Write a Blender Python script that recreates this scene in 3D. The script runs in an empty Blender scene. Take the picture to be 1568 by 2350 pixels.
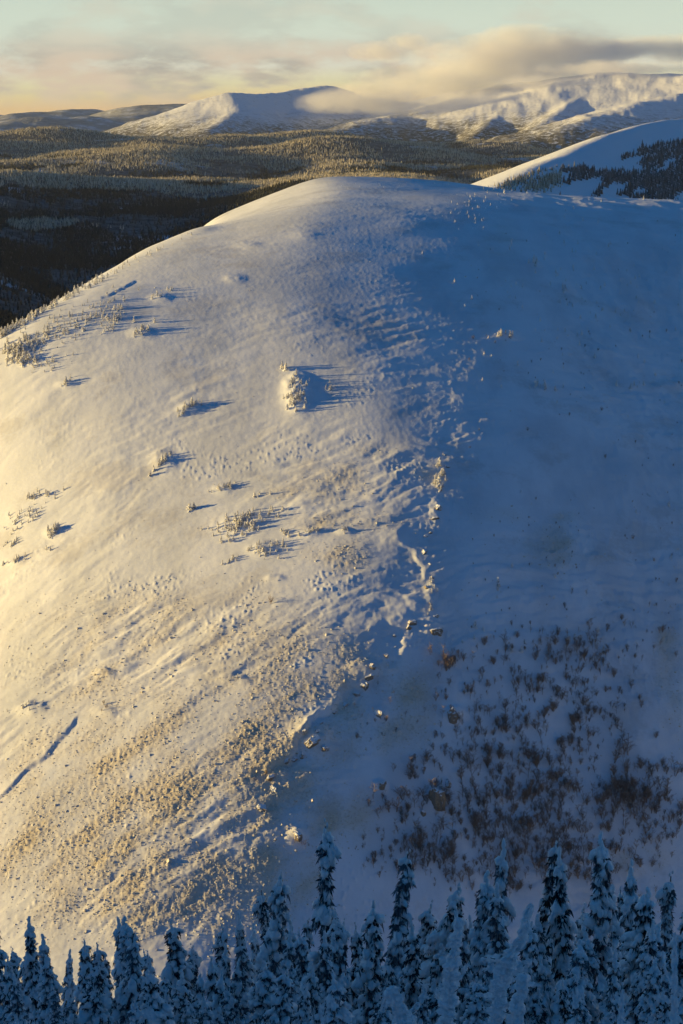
import bpy, bmesh, math
import numpy as np
from mathutils import Vector

# ------------------------------------------------------------------ camera, sky, sun, exposure
S = bpy.context.scene
C = S.collection
LENS, PITCH = 60.0, math.radians(13.3)
cam_data = bpy.data.cameras.new("camera")
cam_data.sensor_fit = 'VERTICAL'; cam_data.sensor_height = 36.0; cam_data.sensor_width = 24.0
cam_data.lens = LENS
cam_data.clip_start = 0.1; cam_data.clip_end = 120000
cam = bpy.data.objects.new("camera", cam_data); C.objects.link(cam)
cam.location = (0, 0, 0); cam.rotation_euler = (math.pi / 2 - PITCH, 0, 0)
S.camera = cam

SUN_EL, SUN_AZ = math.radians(3.1), math.radians(-84.4)      # azimuth clockwise from the view axis (+Y)
sun_dir = Vector((math.sin(SUN_AZ) * math.cos(SUN_EL), math.cos(SUN_AZ) * math.cos(SUN_EL), math.sin(SUN_EL)))
sd = bpy.data.lights.new("sun", 'SUN'); sd.energy = 5.0; sd.angle = math.radians(0.6); sd.color = (1.0, 0.715, 0.255)
sun = bpy.data.objects.new("sun", sd); C.objects.link(sun)
sun.rotation_euler = (-sun_dir).to_track_quat('-Z', 'Y').to_euler(); sun.location = sun_dir * 500

world = bpy.data.worlds.new("World"); S.world = world; world.use_nodes = True
wt = world.node_tree; wn = wt.nodes; wl = wt.links
def sky_node(ozone, dust):
    t = wn.new('ShaderNodeTexSky'); t.sky_type = 'NISHITA'; t.sun_disc = False
    t.sun_elevation = SUN_EL; t.sun_rotation = SUN_AZ % (2 * math.pi)
    t.ozone_density = ozone; t.dust_density = dust; t.altitude = 800
    return t
def wmath(op, a, b=None, c=None):
    m = wn.new('ShaderNodeMath'); m.operation = op
    for i, v in enumerate((a, b, c)):
        if v is None: continue
        if isinstance(v, (int, float)): m.inputs[i].default_value = v
        else: wl.new(v, m.inputs[i])
    return m.outputs[0]
def wmix(f, a, b, blend='MIX'):
    m = wn.new('ShaderNodeMix'); m.data_type = 'RGBA'; m.blend_type = blend
    for i, v in ((0, f), (6, a), (7, b)):
        if isinstance(v, (int, float)): m.inputs[i].default_value = v
        elif isinstance(v, tuple): m.inputs[i].default_value = (*v, 1)
        else: wl.new(v, m.inputs[i])
    return m.outputs[2]
def wrange(v, a, b, c=0.0, d=1.0):
    m = wn.new('ShaderNodeMapRange'); m.interpolation_type = 'SMOOTHSTEP'
    wl.new(v, m.inputs[0])
    for i, q in enumerate((a, b, c, d)): m.inputs[i + 1].default_value = q
    return m.outputs[0]
tc = wn.new('ShaderNodeTexCoord'); sep = wn.new('ShaderNodeSeparateXYZ'); wl.new(tc.outputs['Generated'], sep.inputs[0])
elev = sep.outputs[2]
low_sky = sky_node(1.0, 0.9); high_sky = sky_node(5.2, 0.4)
low = wmix(1.0, low_sky.outputs[0], (4.2, 4.7, 14.0), 'MULTIPLY')
low = wmix(1.0, low, (7.2, 7.3, 6.2), 'DARKEN')              # the haze near the horizon evens out the glow
high = wmix(1.0, high_sky.outputs[0], (2.7, 2.9, 2.5), 'MULTIPLY')
sky_col = wmix(wrange(elev, 0.045, 0.14), low, high)
low_tint = wmix(wrange(elev, 0.0, 0.05), (1.03, 0.92, 0.90), (0.88, 1.0, 1.0))
sky_col = wmix(1.0, sky_col, low_tint, 'MULTIPLY')
# thin drifting cloud low over the horizon
mp = wn.new('ShaderNodeMapping'); wl.new(tc.outputs['Generated'], mp.inputs[0]); mp.inputs['Scale'].default_value = (11, 11, 34)
mp.inputs['Location'].default_value = (5.5, 5.5, 3.3)
nz = wn.new('ShaderNodeTexNoise'); wl.new(mp.outputs[0], nz.inputs[0]); nz.inputs['Scale'].default_value = 1.0
nz.inputs['Detail'].default_value = 9; nz.inputs['Roughness'].default_value = 0.62
cl = wrange(nz.outputs[0], 0.47, 0.60)
cl = wmath('MULTIPLY', cl, wmath('MULTIPLY', wrange(elev, -0.004, 0.012), wrange(elev, 0.020, 0.046, 1.0, 0.3)))
cl = wmath('MULTIPLY', cl, wrange(elev, 0.06, 0.13, 0.95, 0.0))
nz2 = wn.new('ShaderNodeTexNoise'); wl.new(mp.outputs[0], nz2.inputs[0]); nz2.inputs['Scale'].default_value = 1.7; nz2.inputs['Detail'].default_value = 4
sky_col = wmix(cl, sky_col, wmix(wrange(nz2.outputs[0], 0.38, 0.62), (3.9, 3.8, 3.5), (6.6, 5.3, 4.2)))
bg = wn['Background']; wl.new(sky_col, bg.inputs[0]); bg.inputs[1].default_value = 0.05
S.view_settings.view_transform = 'Standard'; S.view_settings.look = 'None'
S.view_settings.exposure = 0.95; S.view_settings.gamma = 1.0; S.view_settings.use_curve_mapping = False
S.render.engine = 'CYCLES'
S.cycles.use_denoising = True; S.cycles.max_bounces = 5; S.cycles.diffuse_bounces = 3; S.cycles.transparent_max_bounces = 6
S.cycles.volume_bounces = 3; S.cycles.use_adaptive_sampling = True; S.cycles.adaptive_threshold = 0.02

# ------------------------------------------------------------------ numbers: noise, rays, height
rng = np.random.default_rng(7)
F = LENS / 36.0 * 2350.0                                     # focal length in the units of a 1568 x 2350 picture
CP, SP = math.cos(PITCH), math.sin(PITCH)
def direction(X, Y):
    a = (np.asarray(X, float) - 784) / F; b = (np.asarray(Y, float) - 1175) / F
    return a, CP - b * SP, -SP - b * CP
def at(X, Y, d):
    x, y, z = direction(X, Y); h = np.hypot(x, y)
    return np.stack([x * d / h, y * d / h, z * d / h], -1)

def _hash(ix, iy, seed):
    h = (ix.astype(np.int64) * 374761393 + iy.astype(np.int64) * 668265263 + seed * 1442695041) & 0xffffffff
    h = ((h ^ (h >> 13)) * 1274126177) & 0xffffffff
    h = ((h ^ (h >> 16)) * 2246822519) & 0xffffffff
    return (h ^ (h >> 15)) & 0xffff
def gnoise(x, y, seed=0):
    x = np.asarray(x, float); y = np.asarray(y, float)
    ix = np.floor(x); iy = np.floor(y); fx = x - ix; fy = y - iy
    u = fx * fx * fx * (fx * (fx * 6 - 15) + 10); v = fy * fy * fy * (fy * (fy * 6 - 15) + 10)
    def g(dx, dy):
        a = _hash(ix + dx, iy + dy, seed) * (2 * math.pi / 65536)
        return np.cos(a) * (fx - dx) + np.sin(a) * (fy - dy)
    return 1.5 * ((g(0, 0) * (1 - u) + g(1, 0) * u) * (1 - v) + (g(0, 1) * (1 - u) + g(1, 1) * u) * v)
def fbm(x, y, octaves=4, seed=0, gain=0.5):
    s = 0; a = 1.0
    for i in range(octaves):
        s = s + a * gnoise(x, y, seed + 17 * i); a *= gain; x = x * 2.03 + 5.1; y = y * 2.03 - 3.7
    return s
def ridged(x, y, octaves=4, seed=0):
    s = 0; a = 1.0
    for i in range(octaves):
        s = s + a * (1 - 2 * np.abs(gnoise(x, y, seed + 31 * i))); a *= 0.5; x = x * 2.1 + 1.7; y = y * 2.1 + 9.2
    return s
def sstep(a, b, x):
    t = np.clip((x - a) / (b - a), 0, 1); return t * t * (3 - 2 * t)
def smax(a, b, k):
    h = np.clip(0.5 + 0.5 * (a - b) / k, 0, 1); return b * (1 - h) + a * h + k * h * (1 - h)
def lumps(x, y, cell, seed, jitter=0.8, rmin=0.35, rmax=0.62):
    """rounded stones: height of the tallest dome over each point, one stone per cell"""
    X = x / cell; Y = y / cell; ix = np.floor(X); iy = np.floor(Y); out = np.zeros_like(X)
    for dx in (-1, 0, 1):
        for dy in (-1, 0, 1):
            h1 = _hash(ix + dx, iy + dy, seed) / 65536.; h2 = _hash(ix + dx, iy + dy, seed + 5) / 65536.; h3 = _hash(ix + dx, iy + dy, seed + 9) / 65536.
            px = ix + dx + 0.5 + (h1 - 0.5) * jitter; py = iy + dy + 0.5 + (h2 - 0.5) * jitter
            r = rmin + (rmax - rmin) * h3
            q = 1 - ((X - px) ** 2 + (Y - py) ** 2) / (r * r)
            out = np.maximum(out, np.sqrt(np.clip(q, 0, 1)) * r)
    return out * cell

# --- the snowy spur across the gully
KY = np.array([330, 420, 520, 640, 760, 880, 1000.])
CREST = np.array([-228.7, -161.3, -108.05, -66.4, -45.9, -41.2, -38.3])
SPUR = np.array([-46.7, -6.2, 28.6, -6.3, -3.9, 3.9, -3.0])
EDGE_Y = [389., 404, 422, 446, 461, 473, 494, 524, 547, 591, 678, 757]; EDGE_X = [-22., -16, -5, 13, 21, 25, 29, 36, 39, 42, 46, 45]   # brow where the flank turns away from the sun
K3 = np.array([350, 650, 1000.])
def spline(y, k, v):
    y = np.asarray(y, float); yy = np.clip(y, k[0], k[-1]); i = np.clip(np.searchsorted(k, yy) - 1, 0, len(k) - 2)
    m = np.gradient(v, k); h = k[i + 1] - k[i]; t = (yy - k[i]) / h
    r = (2 * t ** 3 - 3 * t ** 2 + 1) * v[i] + (t ** 3 - 2 * t ** 2 + t) * h * m[i] + (-2 * t ** 3 + 3 * t ** 2) * v[i + 1] + (t ** 3 - t ** 2) * h * m[i + 1]
    return r + np.where(y < k[0], (y - k[0]) * m[0], 0) + np.where(y > k[-1], (np.minimum(y, k[-1] + 150) - k[-1]) * m[-1], 0)
def spur_x(y):
    return spline(y, KY, SPUR)
def hill_z(x, y):
    crest = spline(np.clip(y, 330, 1000), KY, CREST)
    m = np.gradient(CREST, KY); q = np.maximum(y - 1000, 0)
    crest = crest + np.where(y < 330, (np.maximum(y, 100) - 330) * m[0], 0) + m[-1] * q * np.exp(-q / 80) - np.minimum(31e-4 * q * q, 90 + .3 * q)
    u = x - spur_x(y); yc = np.clip(y, 350, 1000)
    sl = np.interp(yc, K3, [0.546, 0.098, 0.446]); bl = np.interp(yc, K3, [45.7, 22.2, 20.0]); l0 = np.interp(yc, K3, [1.346, 36.13, 387.5])
    ul = np.maximum(-u, 0)
    left = np.minimum(sl * (np.sqrt(ul * ul + bl * bl) - bl) + l0 * 1e-6 * np.maximum(ul - 60, 0) ** 3, 1.6 * ul)
    ur = np.maximum(u, 0); sr = np.interp(yc, [350, 650, 850, 1000], [0.1175, 0.2085, 0.0002, 0.4176])
    right = sr * (np.sqrt(ur * ur + 263.8 ** 2) - 263.8)
    w_ = 85 * np.tanh(np.maximum(x - np.interp(y, EDGE_Y, EDGE_X) - 4, 0) / 85)
    right = np.minimum(right, 40 + .1 * right) + np.interp(y, [350, 640, 780, 880], [.34, .28, .10, .0]) * (np.sqrt(w_ * w_ + 900) - 30)
    return crest - left - right
_hill_raw = hill_z
_hx = np.arange(-700, 701, 4.0); _hy = np.arange(100, 1601, 4.0)
_hg = _hill_raw(*np.meshgrid(_hx, _hy))
_gx, _gy = np.meshgrid(_hx, _hy); _ga, _gr = np.arctan2(_gx, _gy), np.hypot(_gx, _gy)
_sx = np.array([-100, 0, 100, 200, 300, 400, 480, 600, 680, 750, 800.]); _sy = np.array([822, 767, 706, 651, 596, 546, 511, 456, 424, 404, 404.])
_dx, _dy, _dz = direction(_sx, _sy); _ea = np.interp(_ga, np.arctan2(_dx, _dy), _dz / np.hypot(_dx, _dy))
_f = sstep(690, 770, _gr) * (1 - sstep(900, 980, _gr)) * sstep(-120, 60, np.interp(_ga, np.arctan2(_dx, _dy), _sx))
_off = 45 * sstep(465, 570, np.interp(_ga, np.arctan2(_dx, _dy), _sx))
_hg = np.where((_gr > 690) & (_gr < 980), smax(_hg, _gr * _ea - 1.0 - _off - 300 * (1 - _f), 4.0), _hg)   # the left shoulder runs on towards the summit
for _ in range(3):                                            # settle the creases of the fit: a few passes of smoothing
    _p = np.pad(_hg, 1, mode='edge'); _hg = (_p[:-2, 1:-1] + _p[2:, 1:-1] + _p[1:-1, :-2] + _p[1:-1, 2:] + 2 * _hg) / 6
def _bsp(t):
    return [(1 - t)**3 / 6, (3*t**3 - 6*t**2 + 4) / 6, (-3*t**3 + 3*t**2 + 3*t + 1) / 6, t**3 / 6]
def hill_z(x, y):
    gx = np.clip((np.asarray(x, float) + 700) / 4, 1, len(_hx) - 3.001); gy = np.clip((np.asarray(y, float) - 100) / 4, 1, len(_hy) - 3.001)
    i = gx.astype(int); j = gy.astype(int); wx = _bsp(gx - i); wy = _bsp(gy - j)
    return sum(wy[b] * sum(wx[a] * _hg[j + b - 1, i + a - 1] for a in range(4)) for b in range(4))
# --- the slope below the camera
def fore_z(x, y):
    z = np.where(y < 75, -1.7 - 0.62 * y, -48.2 - 0.66 * (y - 75))
    z = np.where(y < 0, -1.7 - 0.10 * y, z)
    spur = 25 * np.exp(-((x + 125 + 0.1 * y) / 52.) ** 2) * sstep(-60, 40, y) * (1 - sstep(150, 300, y))  # unseen spur, added left of the view to keep sun off the foreground
    return z + spur + np.where(x > 0, 0.05, 0.12) * np.abs(x)

# --- far country: crest lines, each at its own distance
def crest_line(pts):
    return np.array([at(X, Y, d * 1000.) for X, Y, d in pts])
RIDGES = {
 'ridge_a': (crest_line([(-500,520,2.7),(-150,468,3.0),(0,440,3.2),(200,410,3.4),(350,388,3.5),(500,390,3.5),(650,400,3.4),(790,440,3.2),(950,520,3.0)]), .13, 150),
 'ridge_b': (crest_line([(180,372,4.9),(270,352,5.0),(420,336,5.2),(560,315,5.4),(640,316,5.4),(720,348,5.2),(850,360,4.8),(1000,376,4.6),(1130,394,4.3),(1300,430,4.0)]), .12, 160),
 'ridge_d': (crest_line([(-500,345,6.0),(-200,330,6.0),(0,318,6.2),(180,301,6.5),(300,320,6.3),(420,348,6.0)]), .10, 200),
 'flats':   (crest_line([(640,330,6.8),(800,322,7.0),(950,330,6.8),(1100,352,6.4),(1300,352,6.4)]), .06, 200),
 'm1':      (crest_line([(225,312,10.8),(300,290,10.6),(360,270,10.4),(450,241,10.0),(505,222,9.75),(530,216,9.65),(580,218,9.75),(640,216,9.95),(690,206,10.1),(750,198,10.2),(800,212,10.4),(880,225,10.5),(960,245,10.6)]), .33, 50),
 'm1_spur': (crest_line([(530,217,9.65),(542,248,9.1),(520,280,8.7),(480,302,8.4)]), .30, 40),
 'm1_spur2':(crest_line([(750,199,10.3),(735,235,9.8),(660,270,9.2),(600,292,8.8)]), .30, 60),
 'm2':      (crest_line([(640,300,9.4),(760,282,9.7),(900,264,10.0),(1000,240,9.9),(1100,205,9.8),(1250,182,9.5),(1400,168,9.2),(1568,172,9.0),(1900,150,8.6)]), .26, 120),
 'm2_spur': (crest_line([(1240,183,9.5),(1180,235,8.9),(1120,285,8.2),(1080,325,7.8)]), .42, 30),
 'm2_spur2':(crest_line([(1400,172,9.2),(1330,225,8.6),(1250,285,8.0),(1195,328,7.5)]), .42, 30),
 'm2_spur3':(crest_line([(1800,205,8.3),(1568,214,8.1),(1430,250,7.6),(1330,285,7.2),(1220,330,6.9)]), .26, 60),
 'm2_spur4':(crest_line([(900,264,9.0),(840,290,8.4),(700,305,8.0)]), .2, 80),
 'far_e':   (crest_line([(-300,268,14.),(-100,260,14.),(60,254,14.),(140,257,14.5),(220,272,14.),(330,286,13.5)]), .14, 300),
 'far_f':   (crest_line([(100,272,18.),(200,266,18.),(320,259,18.),(480,256,18.),(700,258,18.)]), .12, 300),
 'far_g':   (crest_line([(190,292,11.8),(260,272,12.),(330,252,12.6),(400,237,13.),(445,232,13.),(520,238,13.),(640,250,13.)]), .2, 200),
 'far_h':   (crest_line([(-400,285,11.),(-60,280,11.),(90,268,11.),(160,272,11.),(240,300,10.5)]), .13, 220),
 'side':    (crest_line([(1060,470,1.55),(1120,440,1.62),(1180,412,1.72),(1250,376,1.85),(1330,338,2.02),(1400,309,2.2),(1470,286,2.4),(1530,275,2.6),(1600,270,2.8),(1750,262,3.1),(2100,262,3.4)]), .40, 14),
 # unseen ridge added beyond the left edge to shade the near valley
 'shade_ridge':    (np.array([(-560,1500,-150.),(-760,2000,-70),(-960,2500,-50),(-1150,2850,-90),(-1500,3100,-170)]), .4, 60),
}
GROUPS = ['ridge_a','ridge_b','ridge_d','flats','m1','m2','far','side','shade_ridge']
def ridge_z(x, y, name):
    P, slope, b = RIDGES[name]; best = np.full(np.shape(x), -1e9)
    for i in range(len(P) - 1):
        a, c = P[i], P[i + 1]; d = c[:2] - a[:2]; L = d @ d
        t = np.clip(((x - a[0]) * d[0] + (y - a[1]) * d[1]) / L, 0, 1)
        q = np.hypot(x - a[0] - t * d[0], y - a[1] - t * d[1])
        best = np.maximum(best, a[2] + t * (c[2] - a[2]) - slope * (np.sqrt(q * q + b * b) - b))
    return best
def far_z(x, y):
    """height and the index of the leading ridge group"""
    r = np.hypot(x, y)
    base = np.interp(r, [900, 2000, 3500, 5000, 7000, 9000, 14000, 20000, 60000], [-268, -268, -240, -205, -182, -190, -200, -230, -600])
    z = base + 10 * fbm(x / 700., y / 700., 3, 3)
    cls = np.full(np.shape(x), -1)
    for name in RIDGES:
        q = ridge_z(x, y, name)
        g = 'm1' if name.startswith('m1') else 'm2' if name.startswith('m2') else 'far' if name.startswith('far') else name
        cls = np.where(q > z, GROUPS.index(g), cls)
        z = smax(q, z, 14.0 if g not in ('m1', 'm2', 'side') else 8.0)
    amp = np.where((cls == 4) | (cls == 5), 1.0, 0.0)
    m = sstep(0.2, 0.8, amp)
    z = z + (1 - m) * np.where(cls == 7, 2.0 * fbm(x / 260., y / 260., 4, 11), 5.0 * fbm(x / 260., y / 260., 3, 11) + 40 * fbm(x / 600., y / 1100., 2, 15))
    z = z + m * (9 * ridged(x / 420., y / 700., 5, 27) - 5)
    return z, cls

def smooth_z(x, y):
    """hill and near slope without the fine relief (r < 1400)"""
    return smax(hill_z(x, y), fore_z(x, y), 6.0)
def hit(X, Y, r0=250., r1=1150.):
    """where the line of sight through a point of the picture meets the spur"""
    dx, dy, dz = direction(X, Y); h = np.hypot(dx, dy)
    R = np.linspace(r0, r1, 1800)
    px, py, pz = dx / h * R, dy / h * R, dz / h * R
    below = pz < smooth_z(px, py)
    i = int(np.argmax(below)) if below.any() else len(R) - 1
    return np.array([px[i], py[i], smooth_z(px[i], py[i])])

# ------------------------------------------------------------------ materials
def nmat(name):
    m = bpy.data.materials.new(name); m.use_nodes = True
    return m, m.node_tree.nodes, m.node_tree.links, m.node_tree.nodes['Principled BSDF']
class NT:
    def __init__(s, name):
        s.m, s.n, s.l, s.b = nmat(name)
    def put(s, sock, v):
        if isinstance(v, bpy.types.NodeSocket): s.l.new(v, sock)
        elif isinstance(v, tuple) and len(v) == 3 and sock.type == 'RGBA': sock.default_value = (*v, 1)
        else: sock.default_value = v
    def math(s, op, *a):
        m = s.n.new('ShaderNodeMath'); m.operation = op
        for i, v in enumerate(a): s.put(m.inputs[i], v)
        return m.outputs[0]
    def mix(s, f, a, b, blend='MIX'):
        m = s.n.new('ShaderNodeMix'); m.data_type = 'RGBA'; m.blend_type = blend
        s.put(m.inputs[0], f); s.put(m.inputs[6], a); s.put(m.inputs[7], b); return m.outputs[2]
    def rng(s, v, a, b, c=0.0, d=1.0):
        m = s.n.new('ShaderNodeMapRange'); m.interpolation_type = 'SMOOTHSTEP'
        for i, q in enumerate((v, a, b, c, d)): s.put(m.inputs[i], q)
        return m.outputs[0]
    def pos(s):
        return s.n.new('ShaderNodeNewGeometry').outputs['Position']
    def noise(s, scale, detail=4, rough=0.5, vec=None, stretch=None, rot=0.0):
        t = s.n.new('ShaderNodeTexNoise'); v = vec if vec is not None else s.pos()
        if stretch:
            m = s.n.new('ShaderNodeMapping'); s.l.new(v, m.inputs[0]); m.inputs['Scale'].default_value = stretch
            m.inputs['Rotation'].default_value = (0, 0, rot); v = m.outputs[0]
        s.l.new(v, t.inputs[0]); t.inputs['Scale'].default_value = scale
        t.inputs['Detail'].default_value = detail; t.inputs['Roughness'].default_value = rough
        return t.outputs[0]
    def attr(s, name):
        a = s.n.new('ShaderNodeAttribute'); a.attribute_name = name; return a.outputs['Fac']
    def bump(s, h, dist, strength=1.0, prev=None):
        b = s.n.new('ShaderNodeBump'); b.inputs['Distance'].default_value = dist; b.inputs['Strength'].default_value = strength
        s.l.new(h, b.inputs['Height'])
        if prev is not None: s.l.new(prev, b.inputs['Normal'])
        return b.outputs[0]
    def done(s, col, rough=0.7, normal=None, spec=0.2):
        s.put(s.b.inputs['Base Color'], col); s.put(s.b.inputs['Roughness'], rough); s.b.inputs['Specular IOR Level'].default_value = spec
        if normal is not None: s.l.new(normal, s.b.inputs['Normal'])
        return s.m
SNOW = (0.80, 0.82, 0.86)
def m_hill():
    t = NT('wind_packed_snow')
    scree = t.attr('scree')
    n1 = t.noise(0.9, 5, 0.6); n2 = t.noise(0.06, 4, 0.55)
    speck = t.rng(t.noise(1.3, 3, 0.65), 0.52, 0.66)
    col = t.mix(t.rng(n2, 0.35, 0.7), (0.80, 0.815, 0.85), (0.74, 0.76, 0.80))
    col = t.mix(t.math('MULTIPLY', t.math('MULTIPLY', scree, speck), 0.75), col, (0.26, 0.20, 0.13))
    col = t.mix(t.math('MULTIPLY', scree, 0.72), col, (0.58, 0.47, 0.29))
    scour = t.rng(t.noise(0.03, 6, 0.62, stretch=(1.6, .45, 1)), .42, .66)
    col = t.mix(t.math('MULTIPLY', scour, 0.55), col, (0.56, 0.58, 0.62))
    brush = t.rng(t.math('ADD', t.noise(0.045, 5, 0.6), t.math('MULTIPLY', t.noise(0.9, 3, 0.6), 0.25)), .66, .80)
    col = t.mix(t.math('MULTIPLY', brush, 0.22), col, (0.34, 0.28, 0.22))
    ripple = t.noise(1.0, 4, 0.6, stretch=(0.12, 0.9, 0.5), rot=math.radians(-14))
    nb = t.bump(ripple, 0.08)
    nb = t.bump(n1, 0.05, prev=nb)
    return t.done(col, 0.65, nb, 0.25)
def m_fore():
    t = NT('soft_snow'); n1 = t.noise(0.8, 5, 0.55)
    return t.done(SNOW, 0.6, t.bump(n1, 0.2), 0.25)
def m_valley():
    t = NT('valley_floor')
    n = t.noise(0.006, 6, 0.6); f = t.noise(0.05, 4, 0.6)
    clear = t.rng(n, 0.58, 0.66)
    under = t.mix(t.rng(f, 0.35, 0.65), (0.05, 0.048, 0.042), (0.16, 0.155, 0.15))
    col = t.mix(clear, under, (0.62, 0.64, 0.68))
    return t.done(col, 0.8, t.bump(f, 3.0))
def m_mountain(name, treeline):
    t = NT(name)
    sp = t.n.new('ShaderNodeSeparateXYZ'); t.l.new(t.pos(), sp.inputs[0]); z = sp.outputs[2]
    a = t.noise(0.012, 5, 0.62); b = t.noise(0.045, 4, 0.65)
    hi = t.rng(t.math('ADD', z, t.math('MULTIPLY', t.math('SUBTRACT', a, 0.5), 190.0)), treeline - 70, treeline + 75)
    speck = t.rng(b, 0.40, 0.56)
    cover = t.math('MULTIPLY', t.math('SUBTRACT', 1.0, hi), t.rng(t.math('ADD', speck, t.math('MULTIPLY', t.math('SUBTRACT', 1.0, hi), 0.5)), 0.25, 1.0))
    crag = t.math('MULTIPLY', t.rng(t.noise(0.03, 5, 0.7), 0.57, 0.70), 0.45)
    snow = t.mix(crag, (0.80, 0.81, 0.84), (0.25, 0.23, 0.21))
    col = t.mix(cover, snow, (0.10, 0.085, 0.06))
    return t.done(col, 0.8, t.bump(b, 6.0, 0.5))
def m_side():
    t = NT('side_hill_snow')
    return t.done((0.80, 0.82, 0.86), 0.65, t.bump(t.noise(0.15, 5, 0.6), 1.2))
def m_far():
    t = NT('far_hill_forest')
    a = t.noise(0.004, 5, 0.6); b = t.noise(0.02, 4, 0.65)
    col = t.mix(t.rng(a, 0.4, 0.65), (0.24, 0.24, 0.24), (0.66, 0.67, 0.70))
    col = t.mix(t.rng(b, 0.42, 0.6), col, (0.34, 0.33, 0.31))
    return t.done(col, 0.85, t.bump(b, 15.0, 0.6))

# ------------------------------------------------------------------ the ground sheet
class Blob:
    """a soft patch of the hillside, its outline given where it lies on the slope"""
    def __init__(s, X, Y, rx, ry, w=1.0):
        c = hit(X, Y); a = hit(X + rx, Y) - c; b = hit(X, Y + ry) - c
        s.c = c; s.w = w; s.M = np.linalg.inv(np.array([[a[0], b[0]], [a[1], b[1]]]))
    def __call__(s, x, y):
        u = s.M[0, 0] * (x - s.c[0]) + s.M[0, 1] * (y - s.c[1]); v = s.M[1, 0] * (x - s.c[0]) + s.M[1, 1] * (y - s.c[1])
        return s.w * np.exp(-(u * u + v * v) ** 1.5)
SCREE = [Blob(*b) for b in [
    (700,1600,120,150,1.), (610,1740,130,130,1.), (480,1880,170,150,1.), (330,1960,220,110,.8), (520,2020,130,120,1.), (250,1800,150,110,.75), (120,1900,140,120,.7), (40,1960,120,110,.6), (380,1690,110,90,.5), (200,2060,160,70,.6),
    (780,1500,70,60,.8), (620,1900,70,120,.9), (260,1760,330,260,.42), (240,1450,260,110,.3), (560,1450,160,110,.32), (420,2080,260,70,.6),
    (780,1115,80,45,.55), (810,1195,120,25,.7), (790,1275,50,45,.6), (385,1395,60,40,.7), (170,1560,80,50,.5), (250,1560,50,60,.45), (980,1085,30,20,.5),
    (680,1390,25,20,.5), (300,1480,90,30,.35), (500,1560,60,40,.3), (850,1030,40,20,.4), (650,1130,40,20,.4), (720,1270,30,20,.4),
    (1265,1260,55,45,.8), (1140,1185,50,18,.4), (1300,1190,40,15,.4), (1370,1290,40,10,.5), (1530,1500,28,110,.7), (1550,1640,40,60,.6),
    (950,1620,50,90,.7), (900,1690,40,50,.6), (740,1880,60,70,.8), (690,2010,50,90,.8), (1470,1970,70,35,.6), (820,1880,50,60,.5), (900,1560,50,40,.4),
    (1150,560,40,90,.2)]]
MOUNDS = [(Blob(X, Y, rx, ry), h) for X, Y, rx, ry, h in [
    (682,900,32,48,3.2), (440,938,30,10,1.6), (375,1060,30,25,1.8), (325,765,28,12,1.4), (370,680,26,10,1.2), (150,885,20,9,1.3),
    (560,1205,70,26,1.3), (605,1265,36,18,1.4), (710,1225,26,10,1.5), (790,1222,20,8,1.3), (510,1125,22,9,1.0), (125,1222,22,14,1.5), (60,1190,40,26,.9), (35,1290,22,10,1.0),
    (70,1630,34,18,2.0), (240,1550,26,10,1.2), (240,1635,26,12,1.1), (540,1560,30,12,1.3), (540,640,26,10,1.0), (570,560,30,8,.8),
    (1160,770,34,14,1.6), (1220,605,26,8,1.1), (1250,890,34,10,1.2), (1000,1170,14,34,.8), (1010,1110,12,10,.8), (990,1370,14,34,.9), (990,1450,22,26,2.0), (910,1235,40,25,1.2),
    (850,1540,44,18,2.6), (720,1690,44,42,3.4), (640,1770,24,16,1.6), (868,1640,26,18,1.5), (1040,1645,26,16,2.6), (1000,1835,18,22,4.0), (875,1810,16,14,2.2), (680,1920,22,18,3.2),
    (960,1420,50,50,1.2), (630,1330,22,10,1.0), (700,540,30,10,.5), (1290,665,20,10,.8), (1440,880,40,10,.8), (1535,885,40,10,1.6)]]
DRIFTS = []                                                   # wind lips: a step down to the lee of each line
for pts, h in [([(-20,1850),(60,1780),(120,1710),(190,1635)], 2.2), ([(60,1640),(150,1590),(240,1560),(310,1540)], .9), ([(330,1660),(450,1620),(600,1500),(700,1420)], .8),
               ([(560,1800),(640,1750),(690,1690),(760,1620),(870,1535)], 4.5), ([(180,1520),(330,1480),(470,1430)], .7), ([(20,1400),(140,1360),(300,1270)], .5),
               ([(240,1500),(330,1420),(420,1380)], .6), ([(430,1580),(540,1540),(640,1480)], .6), ([(900,1240),(960,1290),(1000,1350)], 1.4), ([(880,1420),(930,1460),(890,1530)], 1.2),
               ([(240,690),(280,660),(310,640)], 1.4), ([(620,1850),(600,1930),(570,2000)], .8)]:
    DRIFTS.append((np.array([hit(*p)[:2] for p in pts]), h))
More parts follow.
